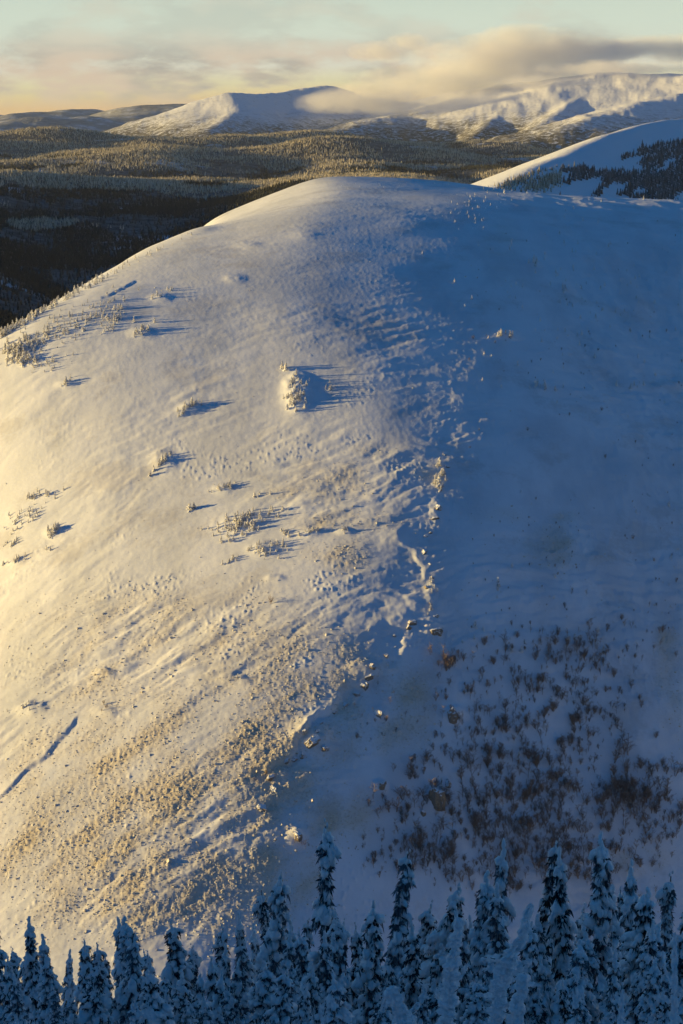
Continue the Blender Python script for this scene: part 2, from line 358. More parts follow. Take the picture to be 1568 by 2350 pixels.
def drift_step(x, y):
    out = np.zeros_like(x)
    for P, h in DRIFTS:
        bd = np.full(x.shape, 1e9); sg = np.zeros_like(x); lo = P.min(0) - 25; hi = P.max(0) + 25
        sel = (x > lo[0]) & (x < hi[0]) & (y > lo[1]) & (y < hi[1])
        if not sel.any(): continue
        xs, ys = x[sel], y[sel]; b = np.full(xs.shape, 1e9); s_ = np.zeros_like(xs); e_ = np.zeros_like(xs)
        tot = np.r_[0, np.cumsum(np.hypot(*np.diff(P, axis=0).T))]
        wob = 3.0 * fbm(xs / 9., ys / 9., 3, 91)
        for i in range(len(P) - 1):
            d = P[i + 1] - P[i]; L = math.hypot(*d); t = np.clip(((xs - P[i, 0]) * d[0] + (ys - P[i, 1]) * d[1]) / L ** 2, 0, 1)
            q = np.hypot(xs - P[i, 0] - t * d[0], ys - P[i, 1] - t * d[1])
            side = ((xs - P[i, 0]) * d[1] - (ys - P[i, 1]) * d[0]) / L        # > 0 to the right of the line's course
            m = q < b; b = np.where(m, q, b); s_ = np.where(m, side, s_); e_ = np.where(m, (tot[i] + t * L) / tot[-1], e_)
        s2 = s_ + wob
        lip = np.exp(-np.maximum(-s2, 0) / 6.0) * (s2 < 0) - 0.9 * np.exp(-np.maximum(s2, 0) / 5.0) * (s2 >= 0)
        sm = np.clip(s2 / 0.8, -1, 1)
        prof = np.where(np.abs(s2) < .8, (1 - sm) / 2 * math.exp(-.8 / 6) + (1 + sm) / 2 * (-.9 * math.exp(-.8 / 5)), lip)
        out[sel] += h * 0.20 * prof * sstep(0, .15, e_) * (1 - sstep(.85, 1., e_)) * (b < 24)
    return out
def scree_mask(x, y):
    m = np.zeros_like(x)
    for b in SCREE: m = np.maximum(m, b(x, y)) + 0.25 * np.minimum(m, b(x, y))
    n = fbm(x / 14., y / 14., 4, 71)
    ca, sa = math.cos(.5), math.sin(.5); u, v = x * ca + y * sa, -x * sa + y * ca
    streak = sstep(-.35, .25, fbm(u / 38., v / 8., 3, 73))
    return np.clip(m * (0.85 + 0.9 * n) * (.55 + .5 * streak), 0, 1)
def relief(x, y):
    sc = scree_mask(x, y)
    ca, sa = math.cos(math.radians(14)), math.sin(math.radians(14))
    u, v = x * ca + y * sa, -x * sa + y * ca
    wx = 3.0 * gnoise(x / 18., y / 18., 5)
    fade = 1 - 0.55 * sstep(800, 980, y)
    dome = 1 - .65 * sstep(540, 700, y)
    z = 0.7 * fbm(x / 90., y / 90., 3, 41)
    pat = sstep(-.3, .4, gnoise(x / 60., y / 45., 39)) * fade * (0.7 + 0.8 * (1 - sstep(430, 640, y)))
    z = z + dome * (0.08 + 0.32 * pat) * fbm(u / 24., (v + wx) / 6., 3, 43)
    z = z + dome * (0.025 + 0.12 * pat) * fbm(u / 5., (v + wx) / 1.8, 3, 47)
    z = z + 0.035 * fbm(x / 1.9, y / 1.9, 2, 49)
    for b, h in MOUNDS: z = z + 0.45 * h * b(x, y) * (1 + 0.35 * gnoise(x / 2.5, y / 2.5, 57))
    edge = np.exp(-((x - np.interp(y, EDGE_Y, EDGE_X) - 4) / 14.) ** 2) * (1 - sstep(560, 700, y))
    z = z + edge * (0.13 * fbm(x / 6., y / 6., 4, 61) + 0.15 * fbm(x / 14., y / 14., 2, 67) + .16 * lumps(x, y, 2.0, 65, rmin=0., rmax=.4))
    z = z + drift_step(x, y)
    inb = sstep(14, 60, x - np.interp(y, EDGE_Y, EDGE_X)) * (1 - .5 * sstep(700, 900, y))
    z = z + inb * (0.9 * fbm((x + .3 * y) / 20., (y - .2 * x) / 34., 4, 85) + .12 * fbm(x / 3., y / 3., 2, 87))
    st = 0.32 * lumps(x, y, 1.0, 3, rmin=.2) + 0.30 * lumps(x, y, 0.72, 13, rmin=.15) + 0.15 * fbm(x / 1.3, y / 1.3, 2, 17)
    z = z + sc * st * 0.95
    few = sstep(0.05, 0.5, gnoise(x / 22., y / 22., 77)) * (sc < .3) * (1 - .8 * sstep(500, 620, y))
    z = z + few * 0.6 * lumps(x, y, 1.5, 23, rmin=.0, rmax=.36)
    return z, sc

az_in = np.linspace(-12.7, 12.7, 650)
az_l = -12.7 - np.cumsum(np.geomspace(0.25, 8, 44)); az_l = az_l[az_l > -180]; az_r = -az_l
az = np.radians(np.concatenate([az_l[::-1], az_in, az_r]))
Rr = np.linspace(330, 1012, 3000); dep = np.arctan2(-smooth_z(0 * Rr + 10, Rr), Rr); w = np.maximum(-np.gradient(dep), 0)
w = 0.72 * w / w.sum() + 0.28 / len(w); cw = np.cumsum(w); cw = (cw - cw[0]) / (cw[-1] - cw[0])
r_hill = np.interp(np.linspace(0, 1, 720), cw, Rr)
rr = np.concatenate([np.geomspace(1.2, 35, 24)[:-1], np.linspace(35, 140, 50)[:-1], np.linspace(140, 330, 36)[:-1], r_hill, np.linspace(1012, 1500, 26)[1:], np.geomspace(1500, 22000, 360)[1:], np.geomspace(22000, 26000, 4)[1:]])
NR, NA = len(rr), len(az)
GX = rr[:, None] * np.sin(az)[None]; GY = rr[:, None] * np.cos(az)[None]
GZ = np.zeros_like(GX); CLS = np.full(GX.shape, -1); SC = np.zeros_like(GX)
near = rr <= 1500
zn = smooth_z(GX[near], GY[near])
dm = (rr > 300) & (rr < 1200); cols = np.abs(np.degrees(az)) < 14
sub = np.ix_(np.where(dm)[0], np.where(cols)[0])
dz, scs = relief(GX[sub], GY[sub])
zn_full = np.zeros_like(GX); zn_full[near] = zn; zn_full[sub] += dz * sstep(300, 330, np.hypot(GX[sub], GY[sub])); SC[sub] = scs
fz, cls = far_z(GX, GY)
blend = sstep(1150, 1420, np.hypot(GX, GY) + 0 * GX)
blend = np.maximum(blend, sstep(260, 420, np.abs(GX)) * sstep(500, 900, GY))       # the spur gives way to the valley on both sides
behind = GY < 200
blend = np.where(behind, 0, blend)
blend = np.where(rr[:, None] > 1500, np.where(GY < 300, 0.0, 1.0), blend)
zn_far = smooth_z(GX, GY); zn_full = np.where(near[:, None], zn_full, np.clip(zn_far, -260, 60))
GZ = zn_full * (1 - blend) + fz * blend
foreg = 0.25 * fbm(GX / 9., GY / 9., 3, 33) * (1 - sstep(200, 300, np.hypot(GX, GY)))
GZ = GZ + foreg * sstep(4, 12, np.hypot(GX, GY))
def ground(x, y):
    """height of the finished sheet (bilinear)"""
    a = np.arctan2(x, y); r = np.hypot(x, y)
    j = np.clip(np.searchsorted(az, a) - 1, 0, NA - 2); i = np.clip(np.searchsorted(rr, r) - 1, 0, NR - 2)
    ta = np.clip((a - az[j]) / (az[j + 1] - az[j]), 0, 1); tr = np.clip((r - rr[i]) / (rr[i + 1] - rr[i]), 0, 1)
    return (GZ[i, j] * (1 - tr) + GZ[i + 1, j] * tr) * (1 - ta) + (GZ[i, j + 1] * (1 - tr) + GZ[i + 1, j + 1] * tr) * ta

def mesh_obj(name, co, faces, mat, smooth=True, attrs=None, parent=None, matidx=None):
    """co (N,3); faces (M,k) ints of one size, or a list of such arrays"""
    fl = faces if isinstance(faces, list) else [faces]
    me = bpy.data.meshes.new(name)
    nl = sum(f.size for f in fl); nf = sum(len(f) for f in fl)
    me.vertices.add(len(co)); me.vertices.foreach_set('co', np.asarray(co, np.float32).ravel())
    me.loops.add(nl); me.loops.foreach_set('vertex_index', np.concatenate([f.ravel() for f in fl]).astype(np.int32))
    me.polygons.add(nf)
    sizes = np.concatenate([np.full(len(f), f.shape[1]) for f in fl])
    me.polygons.foreach_set('loop_start', np.r_[0, np.cumsum(sizes)[:-1]].astype(np.int32))
    me.polygons.foreach_set('loop_total', sizes.astype(np.int32))
    if smooth: me.polygons.foreach_set('use_smooth', np.ones(nf, bool))
    if matidx is not None: me.polygons.foreach_set('material_index', np.asarray(matidx, np.int32))
    me.update(calc_edges=True)
    for k, v in (attrs or {}).items():
        a = me.attributes.new(k, 'FLOAT', 'POINT'); a.data.foreach_set('value', np.asarray(v, np.float32).ravel())
    for m in (mat if isinstance(mat, (list, tuple)) else [mat]): me.materials.append(m)
    o = bpy.data.objects.new(name, me); C.objects.link(o)
    if parent is not None: o.parent = parent
    return o
def tag(o, label=None, cat=None, group=None, kind=None):
    for k, v in (('label', label), ('category', cat), ('group', group), ('kind', kind)):
        if v: o[k] = v
    return o

# faces sorted into pieces of country
qi, qj = np.meshgrid(np.arange(NR - 1), np.arange(NA - 1), indexing='ij')
quad = np.stack([qi * NA + qj, qi * NA + qj + 1, (qi + 1) * NA + qj + 1, (qi + 1) * NA + qj], -1).reshape(-1, 4)
rq = rr[:-1][:, None] + 0 * qj; clsq = cls[:-1, :-1]; bq = blend[:-1, :-1]; yq = GY[:-1, :-1]
region = np.full(rq.shape, 3)                                  # forested valley
region[(clsq == 4)] = 4; region[(clsq == 5)] = 5; region[clsq == 6] = 6; region[clsq == 7] = 7
region[(rq > 13500) & (region == 3)] = 6
region[(rq < 1500) & (bq < 0.75)] = 2
region[(rq < 290)] = 1
region[(yq < 200) & (rq >= 290) & (rq < 2500)] = 1
allco = np.stack([GX, GY, GZ], -1).reshape(-1, 3)
M_HILL, M_FORE, M_VAL, M_SIDE, M_FAR = m_hill(), m_fore(), m_valley(), m_side(), m_far()
M_M1, M_M2 = m_mountain('snow_and_scrub', -75), m_mountain('snow_and_scrub_pale', -60)
for code, name, mat, label, cat in [
        (1, 'foreground_slope', M_FORE, 'blue shaded snow slope under the spruces along the bottom edge', 'slope'),
        (2, 'snowy_hill', M_HILL, 'rounded snow-covered hill with a sunlit flank and a shaded flank', 'hill'),
        (3, 'forested_valley', M_VAL, 'dark forested valley floor and low ridges behind the snowy hill', 'valley'),
        (4, 'mountain', M_M1, 'snowy mountain with a craggy summit above the valley', 'mountain'),
        (5, 'mountain', M_M2, 'broad snowy mountain with its top hidden in cloud', 'mountain'),
        (6, 'distant_hills', M_FAR, 'pale hazy hills along the horizon', 'hills'),
        (7, 'side_hill', M_SIDE, 'blue shaded hill with dark conifer patches and one sunlit edge', 'hill')]:
    f = quad[region.ravel() == code]
    if not len(f): continue
    used, inv = np.unique(f, return_inverse=True)
    o = mesh_obj(name, allco[used], inv.reshape(-1, 4)[:, ::-1], mat, attrs={'scree': SC.ravel()[used]} if code == 2 else None)
    tag(o, label, cat, kind='structure')

# ------------------------------------------------------------------ placing things on the finished ground
def sight(X, Y, r0=290., r1=1300.):
    """points of the ground seen at picture positions X, Y between distances r0 and r1 (nan where nothing is met)"""
    X = np.atleast_1d(np.asarray(X, float)); Y = np.atleast_1d(np.asarray(Y, float))
    dx, dy, dz = direction(X, Y); h = np.hypot(dx, dy); a = np.arctan2(dx, dy); e = dz / h
    j = np.clip(np.searchsorted(az, a) - 1, 0, NA - 2); t = (a - az[j]) / (az[j + 1] - az[j])
    i0, i1 = np.searchsorted(rr, r0), np.searchsorted(rr, r1)
    out = np.full((len(X), 3), np.nan)
    for k in range(len(X)):
        prof = (GZ[i0:i1, j[k]] * (1 - t[k]) + GZ[i0:i1, j[k] + 1] * t[k]) / rr[i0:i1]
        ok = prof >= e[k]
        if ok.any():
            i = i0 + int(np.argmax(ok)); out[k] = (math.sin(a[k]) * rr[i], math.cos(a[k]) * rr[i], 0)
    out[:, 2] = ground(out[:, 0], out[:, 1]) if np.isfinite(out).all() else np.where(np.isfinite(out[:, 0]), ground(np.nan_to_num(out[:, 0], nan=1.), np.nan_to_num(out[:, 1], nan=400.)), np.nan)
    return out

def ico(sub):
    bm = bmesh.new(); bmesh.ops.create_icosphere(bm, subdivisions=sub, radius=1.0)
    v = np.array([q.co[:] for q in bm.verts]); f = np.array([[q.index for q in p.verts] for p in bm.faces]); bm.free(); return v, f
ICO1, ICO2, ICO3, ICO4 = ico(1), ico(2), ico(3), ico(4)
class Acc:
    def __init__(s): s.v = []; s.f = []; s.n = 0
    def add(s, v, f):
        s.v.append(np.asarray(v, float)); s.f.append(np.asarray(f) + s.n); s.n += len(v)
    def get(s): return np.concatenate(s.v), np.concatenate(s.f)
    def tube(s, pts, rad, k=5):
        pts = np.asarray(pts, float); n = len(pts)
        d = np.gradient(pts, axis=0); d /= np.linalg.norm(d, axis=1)[:, None] + 1e-9
        ref = np.array([0.3, 0.9, 0.1]) if abs(d[0] @ np.array([0, 0, 1.])) > .8 else np.array([0, 0, 1.])
        a = np.cross(d, ref); a /= np.linalg.norm(a, axis=1)[:, None] + 1e-9; b = np.cross(d, a)
        ang = np.arange(k) * 2 * math.pi / k
        v = (pts[:, None] + np.asarray(rad)[:, None, None] * (np.cos(ang)[None, :, None] * a[:, None] + np.sin(ang)[None, :, None] * b[:, None])).reshape(-1, 3)
        f = []
        for i in range(n - 1):
            for j in range(k):
                p, q = i * k + j, i * k + (j + 1) % k
                f += [(p, q, q + k), (p, q + k, p + k)]
        v = np.concatenate([v, pts[-1:]]); e = (n - 1) * k
        f += [(e + j, e + (j + 1) % k, n * k) for j in range(k)]
        s.add(v, np.array(f))
    def lump(s, c, ax, radii, R, tpl, rough=0.22):
        v, f = tpl
        ph = R.uniform(0, 6.28, 6)
        w = 1 + rough * (np.sin(2.6 * v[:, 0] + ph[0]) * np.sin(2.9 * v[:, 1] + ph[1]) + 0.6 * np.sin(5.1 * v[:, 2] + ph[2]) * np.sin(4.7 * v[:, 0] + ph[3]) + 0.5 * np.sin(6.3 * v[:, 1] + ph[4]))
        q = v * w[:, None] * np.asarray(radii)
        ax = np.asarray(ax, float); ax /= np.linalg.norm(ax); sd_ = np.cross([0, 0, 1.], ax); L = np.linalg.norm(sd_)
        sd_ = sd_ / L if L > 1e-3 else np.array([0, 1., 0]); up = np.cross(ax, sd_)
        s.add(q[:, :1] * ax + q[:, 1:2] * sd_ + q[:, 2:] * up + np.asarray(c), f)
    def blades(s, base, tip, wdt, R):
        """flat needle sprays: one thin triangle pair for each base/tip"""
        base = np.asarray(base); tip = np.asarray(tip); n = len(base)
        d = tip - base; r = R.normal(size=(n, 3)); sd_ = np.cross(d, r); sd_ /= np.linalg.norm(sd_, axis=1)[:, None] + 1e-9
        w = np.asarray(wdt).reshape(-1, 1) * sd_; mid = base + 0.45 * d
        v = np.stack([base, mid + w, tip, mid - w], 1).reshape(-1, 3)
        i = np.arange(n) * 4
        s.add(v, np.concatenate([np.stack([i, i + 1, i + 2], 1), np.stack([i, i + 2, i + 3], 1)]))
def raw_mesh(name, acc, mat, smooth=True):
    v, f = acc.get(); me = bpy.data.meshes.new(name)
    me.vertices.add(len(v)); me.vertices.foreach_set('co', v.astype(np.float32).ravel())
    me.loops.add(f.size); me.loops.foreach_set('vertex_index', f.ravel().astype(np.int32)); me.polygons.add(len(f))
    me.polygons.foreach_set('loop_start', (np.arange(len(f)) * 3).astype(np.int32)); me.polygons.foreach_set('loop_total', np.full(len(f), 3, np.int32))
    me.polygons.foreach_set('use_smooth', np.full(len(f), smooth)); me.update(calc_edges=True); me.materials.append(mat)
    return me
def join_mesh(name, parts, mats, smooth=(True,) * 4):
    """one mesh of several accumulators, one material each"""
    vs, fs, mi, sm, n = [], [], [], [], 0
    for k, a in enumerate(parts):
        v, f = a.get(); vs.append(v); fs.append(f + n); mi.append(np.full(len(f), k)); sm.append(np.full(len(f), smooth[k])); n += len(v)
    v = np.concatenate(vs); f = np.concatenate(fs); me = bpy.data.meshes.new(name)
    me.vertices.add(len(v)); me.vertices.foreach_set('co', v.astype(np.float32).ravel())
    me.loops.add(f.size); me.loops.foreach_set('vertex_index', f.ravel().astype(np.int32)); me.polygons.add(len(f))
    me.polygons.foreach_set('loop_start', (np.arange(len(f)) * 3).astype(np.int32)); me.polygons.foreach_set('loop_total', np.full(len(f), 3, np.int32))
    me.polygons.foreach_set('material_index', np.concatenate(mi).astype(np.int32)); me.polygons.foreach_set('use_smooth', np.concatenate(sm)); me.update(calc_edges=True)
    for m in mats: me.materials.append(m)
    return me
def link(name, me, parent=None):
    o = bpy.data.objects.new(name, me); C.objects.link(o)
    if parent is not None: o.parent = parent
    return o

# ------------------------------------------------------------------ vegetation materials
def m_clump():
    t = NT('clinging_snow'); tcn = t.n.new('ShaderNodeTexCoord'); v = tcn.outputs['Object']
    a = t.noise(7.0, 4, 0.6, vec=v); b = t.noise(26.0, 3, 0.6, vec=v)
    col = t.mix(t.rng(a, .35, .7), (0.94, 0.92, 0.90), (0.86, 0.85, 0.84))
    return t.done(col, 0.6, t.bump(b, 0.02, prev=t.bump(a, 0.07)), 0.2)
def m_needle(name, col, frost, amount):
    t = NT(name); tcn = t.n.new('ShaderNodeTexCoord')
    a = t.noise(3.5, 3, 0.6, vec=tcn.outputs['Object'])
    oi = t.n.new('ShaderNodeObjectInfo').outputs['Random']
    f = t.math('MULTIPLY', t.rng(t.math('ADD', a, t.math('MULTIPLY', t.math('SUBTRACT', oi, .5), .25)), .35, .65), amount)
    return t.done(t.mix(f, col, frost), 0.75, spec=0.15)
def m_bark(name, col, col2):
    t = NT(name); tcn = t.n.new('ShaderNodeTexCoord')
    a = t.noise(9.0, 4, 0.6, vec=tcn.outputs['Object'])
    return t.done(t.mix(t.rng(a, .35, .65), col, col2), 0.85, t.bump(a, 0.02), 0.15)
def m_rock():
    t = NT('snow_plastered_rock')
    g = t.n.new('ShaderNodeNewGeometry'); sp = t.n.new('ShaderNodeSeparateXYZ'); t.l.new(g.outputs['Normal'], sp.inputs[0])
    a = t.noise(1.1, 5, 0.65); b = t.noise(4.0, 4, 0.6)
    lie = t.rng(t.math('ADD', sp.outputs[2], t.math('MULTIPLY', t.math('SUBTRACT', a, .5), 1.3)), 0.30, 0.50)
    rock = t.mix(t.rng(b, .3, .7), (0.16, 0.13, 0.10), (0.34, 0.28, 0.21))
    return t.done(t.mix(lie, rock, (0.79, 0.81, 0.85)), 0.8, t.bump(b, 0.12, prev=t.bump(a, 0.25)), 0.2)
M_CLUMP = m_clump()
M_NEEDLE = m_needle('spruce_needles', (0.018, 0.023, 0.022), (0.34, 0.36, 0.40), 0.5)
M_BARK = m_bark('spruce_bark', (0.06, 0.05, 0.045), (0.14, 0.12, 0.11))
M_TWIG = m_bark('birch_twigs', (0.20, 0.145, 0.115), (0.38, 0.30, 0.25))
M_ROCK = m_rock()

# ------------------------------------------------------------------ snow-laden spruces below the camera
def spruce_meshes(seed, H=7.0, Rm=1.0, lean=0.0, gap=0.0, top='club', load=1.0):
    R = np.random.default_rng(seed); trunk, needle, snow = Acc(), Acc(), Acc()
    zz = np.linspace(0, H * .985, 12); bend = R.uniform(-.1, .1, 2)
    def axis(z):
        t = z / H
        return np.array([lean * t * t + bend[0] * math.sin(2.6 * t), bend[1] * math.sin(3.1 * t), z])
    trunk.tube([axis(z) for z in zz], np.interp(zz, [0, H], [0.105, 0.02]), 7)
    ph = R.uniform(0, 6.28, 4); z = 0.35
    while z < H * .955:
        t = z / H
        mod = 1 + .26 * math.sin(10 * t + ph[0]) + .2 * math.sin(23 * t + ph[1])
        env = Rm * (0.15 + 0.85 * (1 - t) ** 0.8) * mod
        if gap and abs(t - gap) < .05: env *= .45
        for k in range(int(R.integers(4, 8))):
            phi = R.uniform(0, 6.283); L = max(.13, env * R.uniform(.5, 1.2) * (1 + .2 * math.cos(phi - ph[2] - 7 * t)))
            dr = L * R.uniform(.3, .8); u = np.array([math.cos(phi), math.sin(phi), 0]); p0 = axis(z)
            path = lambda q: p0 + u * (L * q) + np.array([0, 0, .15 * L * q - dr * q * q])
            sdv = np.cross(u, [0, 0, 1.])
            qs = R.uniform(.15, 1.05, int(10 + 18 * L)); b = np.array([path(q) for q in qs])
            side = R.choice([-1, 1], len(qs))[:, None] * sdv * R.uniform(.04, .24, (len(qs), 1))
            tip = b + side + u * R.uniform(.0, .16, (len(qs), 1)) - np.array([0, 0, 1.]) * R.uniform(.02, .30, (len(qs), 1))
            needle.blades(b, tip, R.uniform(.018, .045, len(qs)), R)
            if R.random() < load:
                for m in range(1 + int(4.0 * L + R.random())):
                    q = R.uniform(.35, 1.06); rd = (.066 + .066 * min(L, 1.0)) * R.lognormal(0, .32)
                    c = path(q) + sdv * R.normal(0, .11 * L) + np.array([0, 0, rd * .3])
                    snow.lump(c, u + np.array([R.normal(0, .3), R.normal(0, .3), -.5]), (rd * R.uniform(1.0, 1.7), rd * R.uniform(.9, 1.2), rd * .85), R, ICO2, .26)
        z += R.uniform(.15, .24) * (0.75 + .5 * (1 - t))
    n = int(160 * H / 7); zc = R.uniform(.2, H * .9, n); a = R.uniform(0, 6.28, n)     # dark inner twigs
    b = np.array([axis(q) for q in zc]); rad = (.35 * Rm * (1 - zc / H) + .05) * R.uniform(.4, 1.3, n)
    needle.blades(b, b + np.stack([np.cos(a) * rad, np.sin(a) * rad, -R.uniform(.05, .35, n)], 1), np.full(n, .05), R)
    if top == 'club':
        for m in range(5):
            zt = H * (.93 + .018 * m); rd = .115 - .012 * m
            snow.lump(axis(zt) + R.normal(0, .025, 3), (0, 0.05, 1), (rd * 1.5, rd, rd), R, ICO2, .22)
    else:
        for m in range(6):
            zt = H * (.93 + .014 * m); rd = .075 - .008 * m
            snow.lump(axis(zt) + R.normal(0, .03, 3), (0, 0.05, 1), (rd * 1.3, rd, rd), R, ICO2, .25)
    return raw_mesh('spruce_trunk', trunk, M_BARK), raw_mesh('spruce_crown', needle, M_NEEDLE, False), raw_mesh('spruce_snow', snow, M_CLUMP)
PROTO = [spruce_meshes(100, 7, .9), spruce_meshes(101, 7, 1.0, .2), spruce_meshes(102, 7, .75, -.25, .82, 'spike', .85), spruce_meshes(103, 7, 1.1, 0, 0, 'spike', .8),
         spruce_meshes(104, 7, .85, .15, .72), spruce_meshes(105, 7, 1.2, -.1), spruce_meshes(106, 7, .68, .1, .86), spruce_meshes(107, 7, .95, .35, .6, 'spike', .9), spruce_meshes(108, 7, .8, .9, .5), spruce_meshes(109, 7, 1.15, -.5, .65)]
def spruce(X, Y, d, wide, k, label, group=None):
    """a spruce that reaches the line of sight X, Y where it stands, at distance d"""
    p = at(X, Y, d); g = float(ground(p[0], p[1])); H = max(p[2] - g, 1.5)
    e = bpy.data.objects.new('snowy_spruce', None); C.objects.link(e); e.empty_display_size = .5
    e.location = (p[0], p[1], g - .15); e.rotation_euler = (0, 0, (X * 7.13 + Y * 3.1) % 6.283)
    s = (H + .15) / 7.0; e.scale = (s * wide, s * wide, s); e.rotation_euler.x = .07 * math.sin(X * 1.7); e.rotation_euler.y = .10 * math.sin(X * 2.9 + Y)
    tag(e, label, 'spruce', group)
    for nm, me in zip(('trunk', 'crown', 'snow_load'), PROTO[k % 10]):
        q = link(nm, me, e)
        if nm == 'snow_load': q['kind'] = 'stuff'
    return e
ROW = 'snow-laden spruces along the bottom of the slope'
for X, Y, d, wd, k, label in [
    (2,2100,62,.75,2,'slim snow-laden spruce cut by the left edge of the picture'),
    (85,2080,66,.72,6,'slim spruce with a snow club top, standing against the sunlit slope at far left'),
    (100,2192,50,.85,0,'stout snow-plastered spruce directly in front of the slim club-topped one at far left'),
    (22,2220,48,.7,4,'short snowy spruce in the bottom left corner'),
    (200,2145,64,.8,3,'blunt-topped spruce standing alone against the golden slope, second clump from the left'),
    (285,2087,70,.7,6,'slim darker spruce just behind and left of the thick-headed one'),
    (312,2095,58,.85,1,'thick-headed spruce with heavy snow clumps in front of the golden scree'),
    (365,2187,56,.7,7,'short spruce between the thick-headed spruce and the pointed dark one'),
    (410,2110,72,.85,3,'dark pointed spruce standing alone before the golden scree'),
    (472,2217,46,.8,5,'low spruce with fat snow clumps below the edge of the scree'),
    (500,2107,78,.8,2,'dark spruce at the foot of the scree where sun meets shade'),
    (515,2205,50,.7,4,'low snow-covered spruce touching the fat-clumped one'),
    (395,2282,40,.8,0,'small rounded snowy spruce at the bottom edge under the pointed dark one'),
    (607,2020,68,.75,1,'tall spruce with pale snow pads at the boundary of sun and shade'),
    (655,2032,76,.6,7,'thin spruce just behind the tall pale-padded spruce'),
    (625,2142,50,.75,0,'snow-club spruce in front of the tall pale-padded spruce'),
    (700,2097,72,.7,6,'dark slim spruce left of the tallest spruce'),
    (752,1897,66,.66,7,'tallest spruce with a dark bare leader, near the middle of the row'),
    (715,2202,46,.7,4,'short snowy spruce at the foot of the tallest spruce'),
    (780,2157,48,.7,0,'rounded snow-packed spruce just right of the tallest spruce'),
    (675,2272,40,.75,5,'small snow-packed spruce at the bottom edge below the middle of the row'),
    (852,1945,64,.66,2,'tall spruce with a drooping right side, second tall one from the middle'),
    (857,2057,52,.72,1,'snow-headed spruce in front of the tall drooping one'),
    (934,2055,74,.7,3,'dark spruce with a bent branch, left of the round-topped pair'),
    (999,2022,70,.75,5,'round-topped dark spruce before the birch thicket'),
    (954,2092,54,.72,0,'pale snow-packed spruce below the round-topped dark one'),
    (1129,1925,68,.62,6,'tall slim spruce rising in front of the birch thicket, left of its twin'),
    (1089,1982,66,.68,1,'broad-shouldered spruce leaning on the tall slim spruce before the thicket'),
    (1099,2077,50,.62,4,'snowy spruce at the foot of the broad-shouldered one'),
    (1204,1922,68,.6,2,'tall slim spruce with a white tip, right-hand twin before the thicket'),
    (1174,2027,56,.75,0,'snow-padded spruce in front of the white-tipped twin'),
    (1279,2062,74,.7,3,'dark bushy spruce between the white-tipped twin and the next tall spruce'),
    (1342,1935,66,.6,6,'tall spruce leaning slightly, with snow knobs all the way up'),
    (1399,1930,64,.64,1,'tall straight spruce with a white snow spike on top, right of the leaning one'),
    (1434,2037,78,.5,2,'thin short spruce behind the straight white-spiked spruce'),
    (1439,2112,50,.75,0,'snow-packed spruce with round pads, in front of the white-spiked spruce'),
    (1489,1977,62,.62,4,'left top of the pair of tall spruces near the right edge'),
    (1524,1977,64,.62,7,'right top of the pair of tall spruces near the right edge'),
    (1504,2050,54,.8,5,'broad spruce with hanging snow below the pair near the right edge'),
    (1566,2002,60,.7,3,'tall spruce cut by the right edge of the picture'),
    (1337,2250,42,.7,0,'small snow-club spruce at the bottom, right of the rime-coated snags'),
    (1392,2177,46,.7,4,'short spruce with fine snow beads below the tall leaning spruce'),
    (1290,2170,48,.85,5,'low dark spruce with a snow-filled hollow beside it'),
    (1470,2200,44,.8,1,'low snow-laced spruce near the bottom right corner')]:
    spruce(X, Y, d, wd, k, label, ROW)
fill = np.random.default_rng(5)
ONES = 'first second third fourth fifth sixth seventh eighth ninth tenth eleventh twelfth thirteenth fourteenth fifteenth sixteenth seventeenth eighteenth nineteenth'.split()
def ordinal(n):
    if n < 20: return ONES[n - 1]
    return {20: 'twentieth', 30: 'thirtieth', 40: 'fortieth'}[n] if n % 10 == 0 else {2: 'twenty', 3: 'thirty'}[n // 10] + '-' + ONES[n % 10 - 1]
for i in range(39):                                           # the packed lower tier
    X = 10 + 1560 * (i + fill.uniform(0, .9)) / 39; Y = fill.uniform(2205, 2310); d = fill.uniform(36, 52)
    spruce(X, Y, d, fill.uniform(.75, 1.05), int(fill.integers(0, 10)), ordinal(i + 1) + ' snow-plastered spruce from the left in the lowest tier along the bottom edge', 'packed spruces of the lowest tier')
for i in range(38):                                           # the tier between it and the named ones
    X = 10 + 1560 * (i + fill.uniform(0, .95)) / 38; Y = fill.uniform(2150, 2270) - 50 * (X > 560); d = fill.uniform(48, 66)
    spruce(X, Y, d, fill.uniform(.65, .95), int(fill.integers(0, 10)), ordinal(i + 1) + ' spruce from the left in the crowded middle tier of the snowy spruces', 'crowded middle tier')
for i in range(30):                                           # darker ones standing behind
    X = 20 + 1540 * (i + fill.uniform(0, .9)) / 30; Y = fill.uniform(2160, 2240) - 90 * (X > 560); d = fill.uniform(68, 86)
    spruce(X, Y, d, fill.uniform(.6, .85), int(fill.choice([2, 3, 6, 7])), ordinal(i + 1) + ' darker spruce from the left half hidden behind the front rows', 'spruces half hidden behind the front rows')

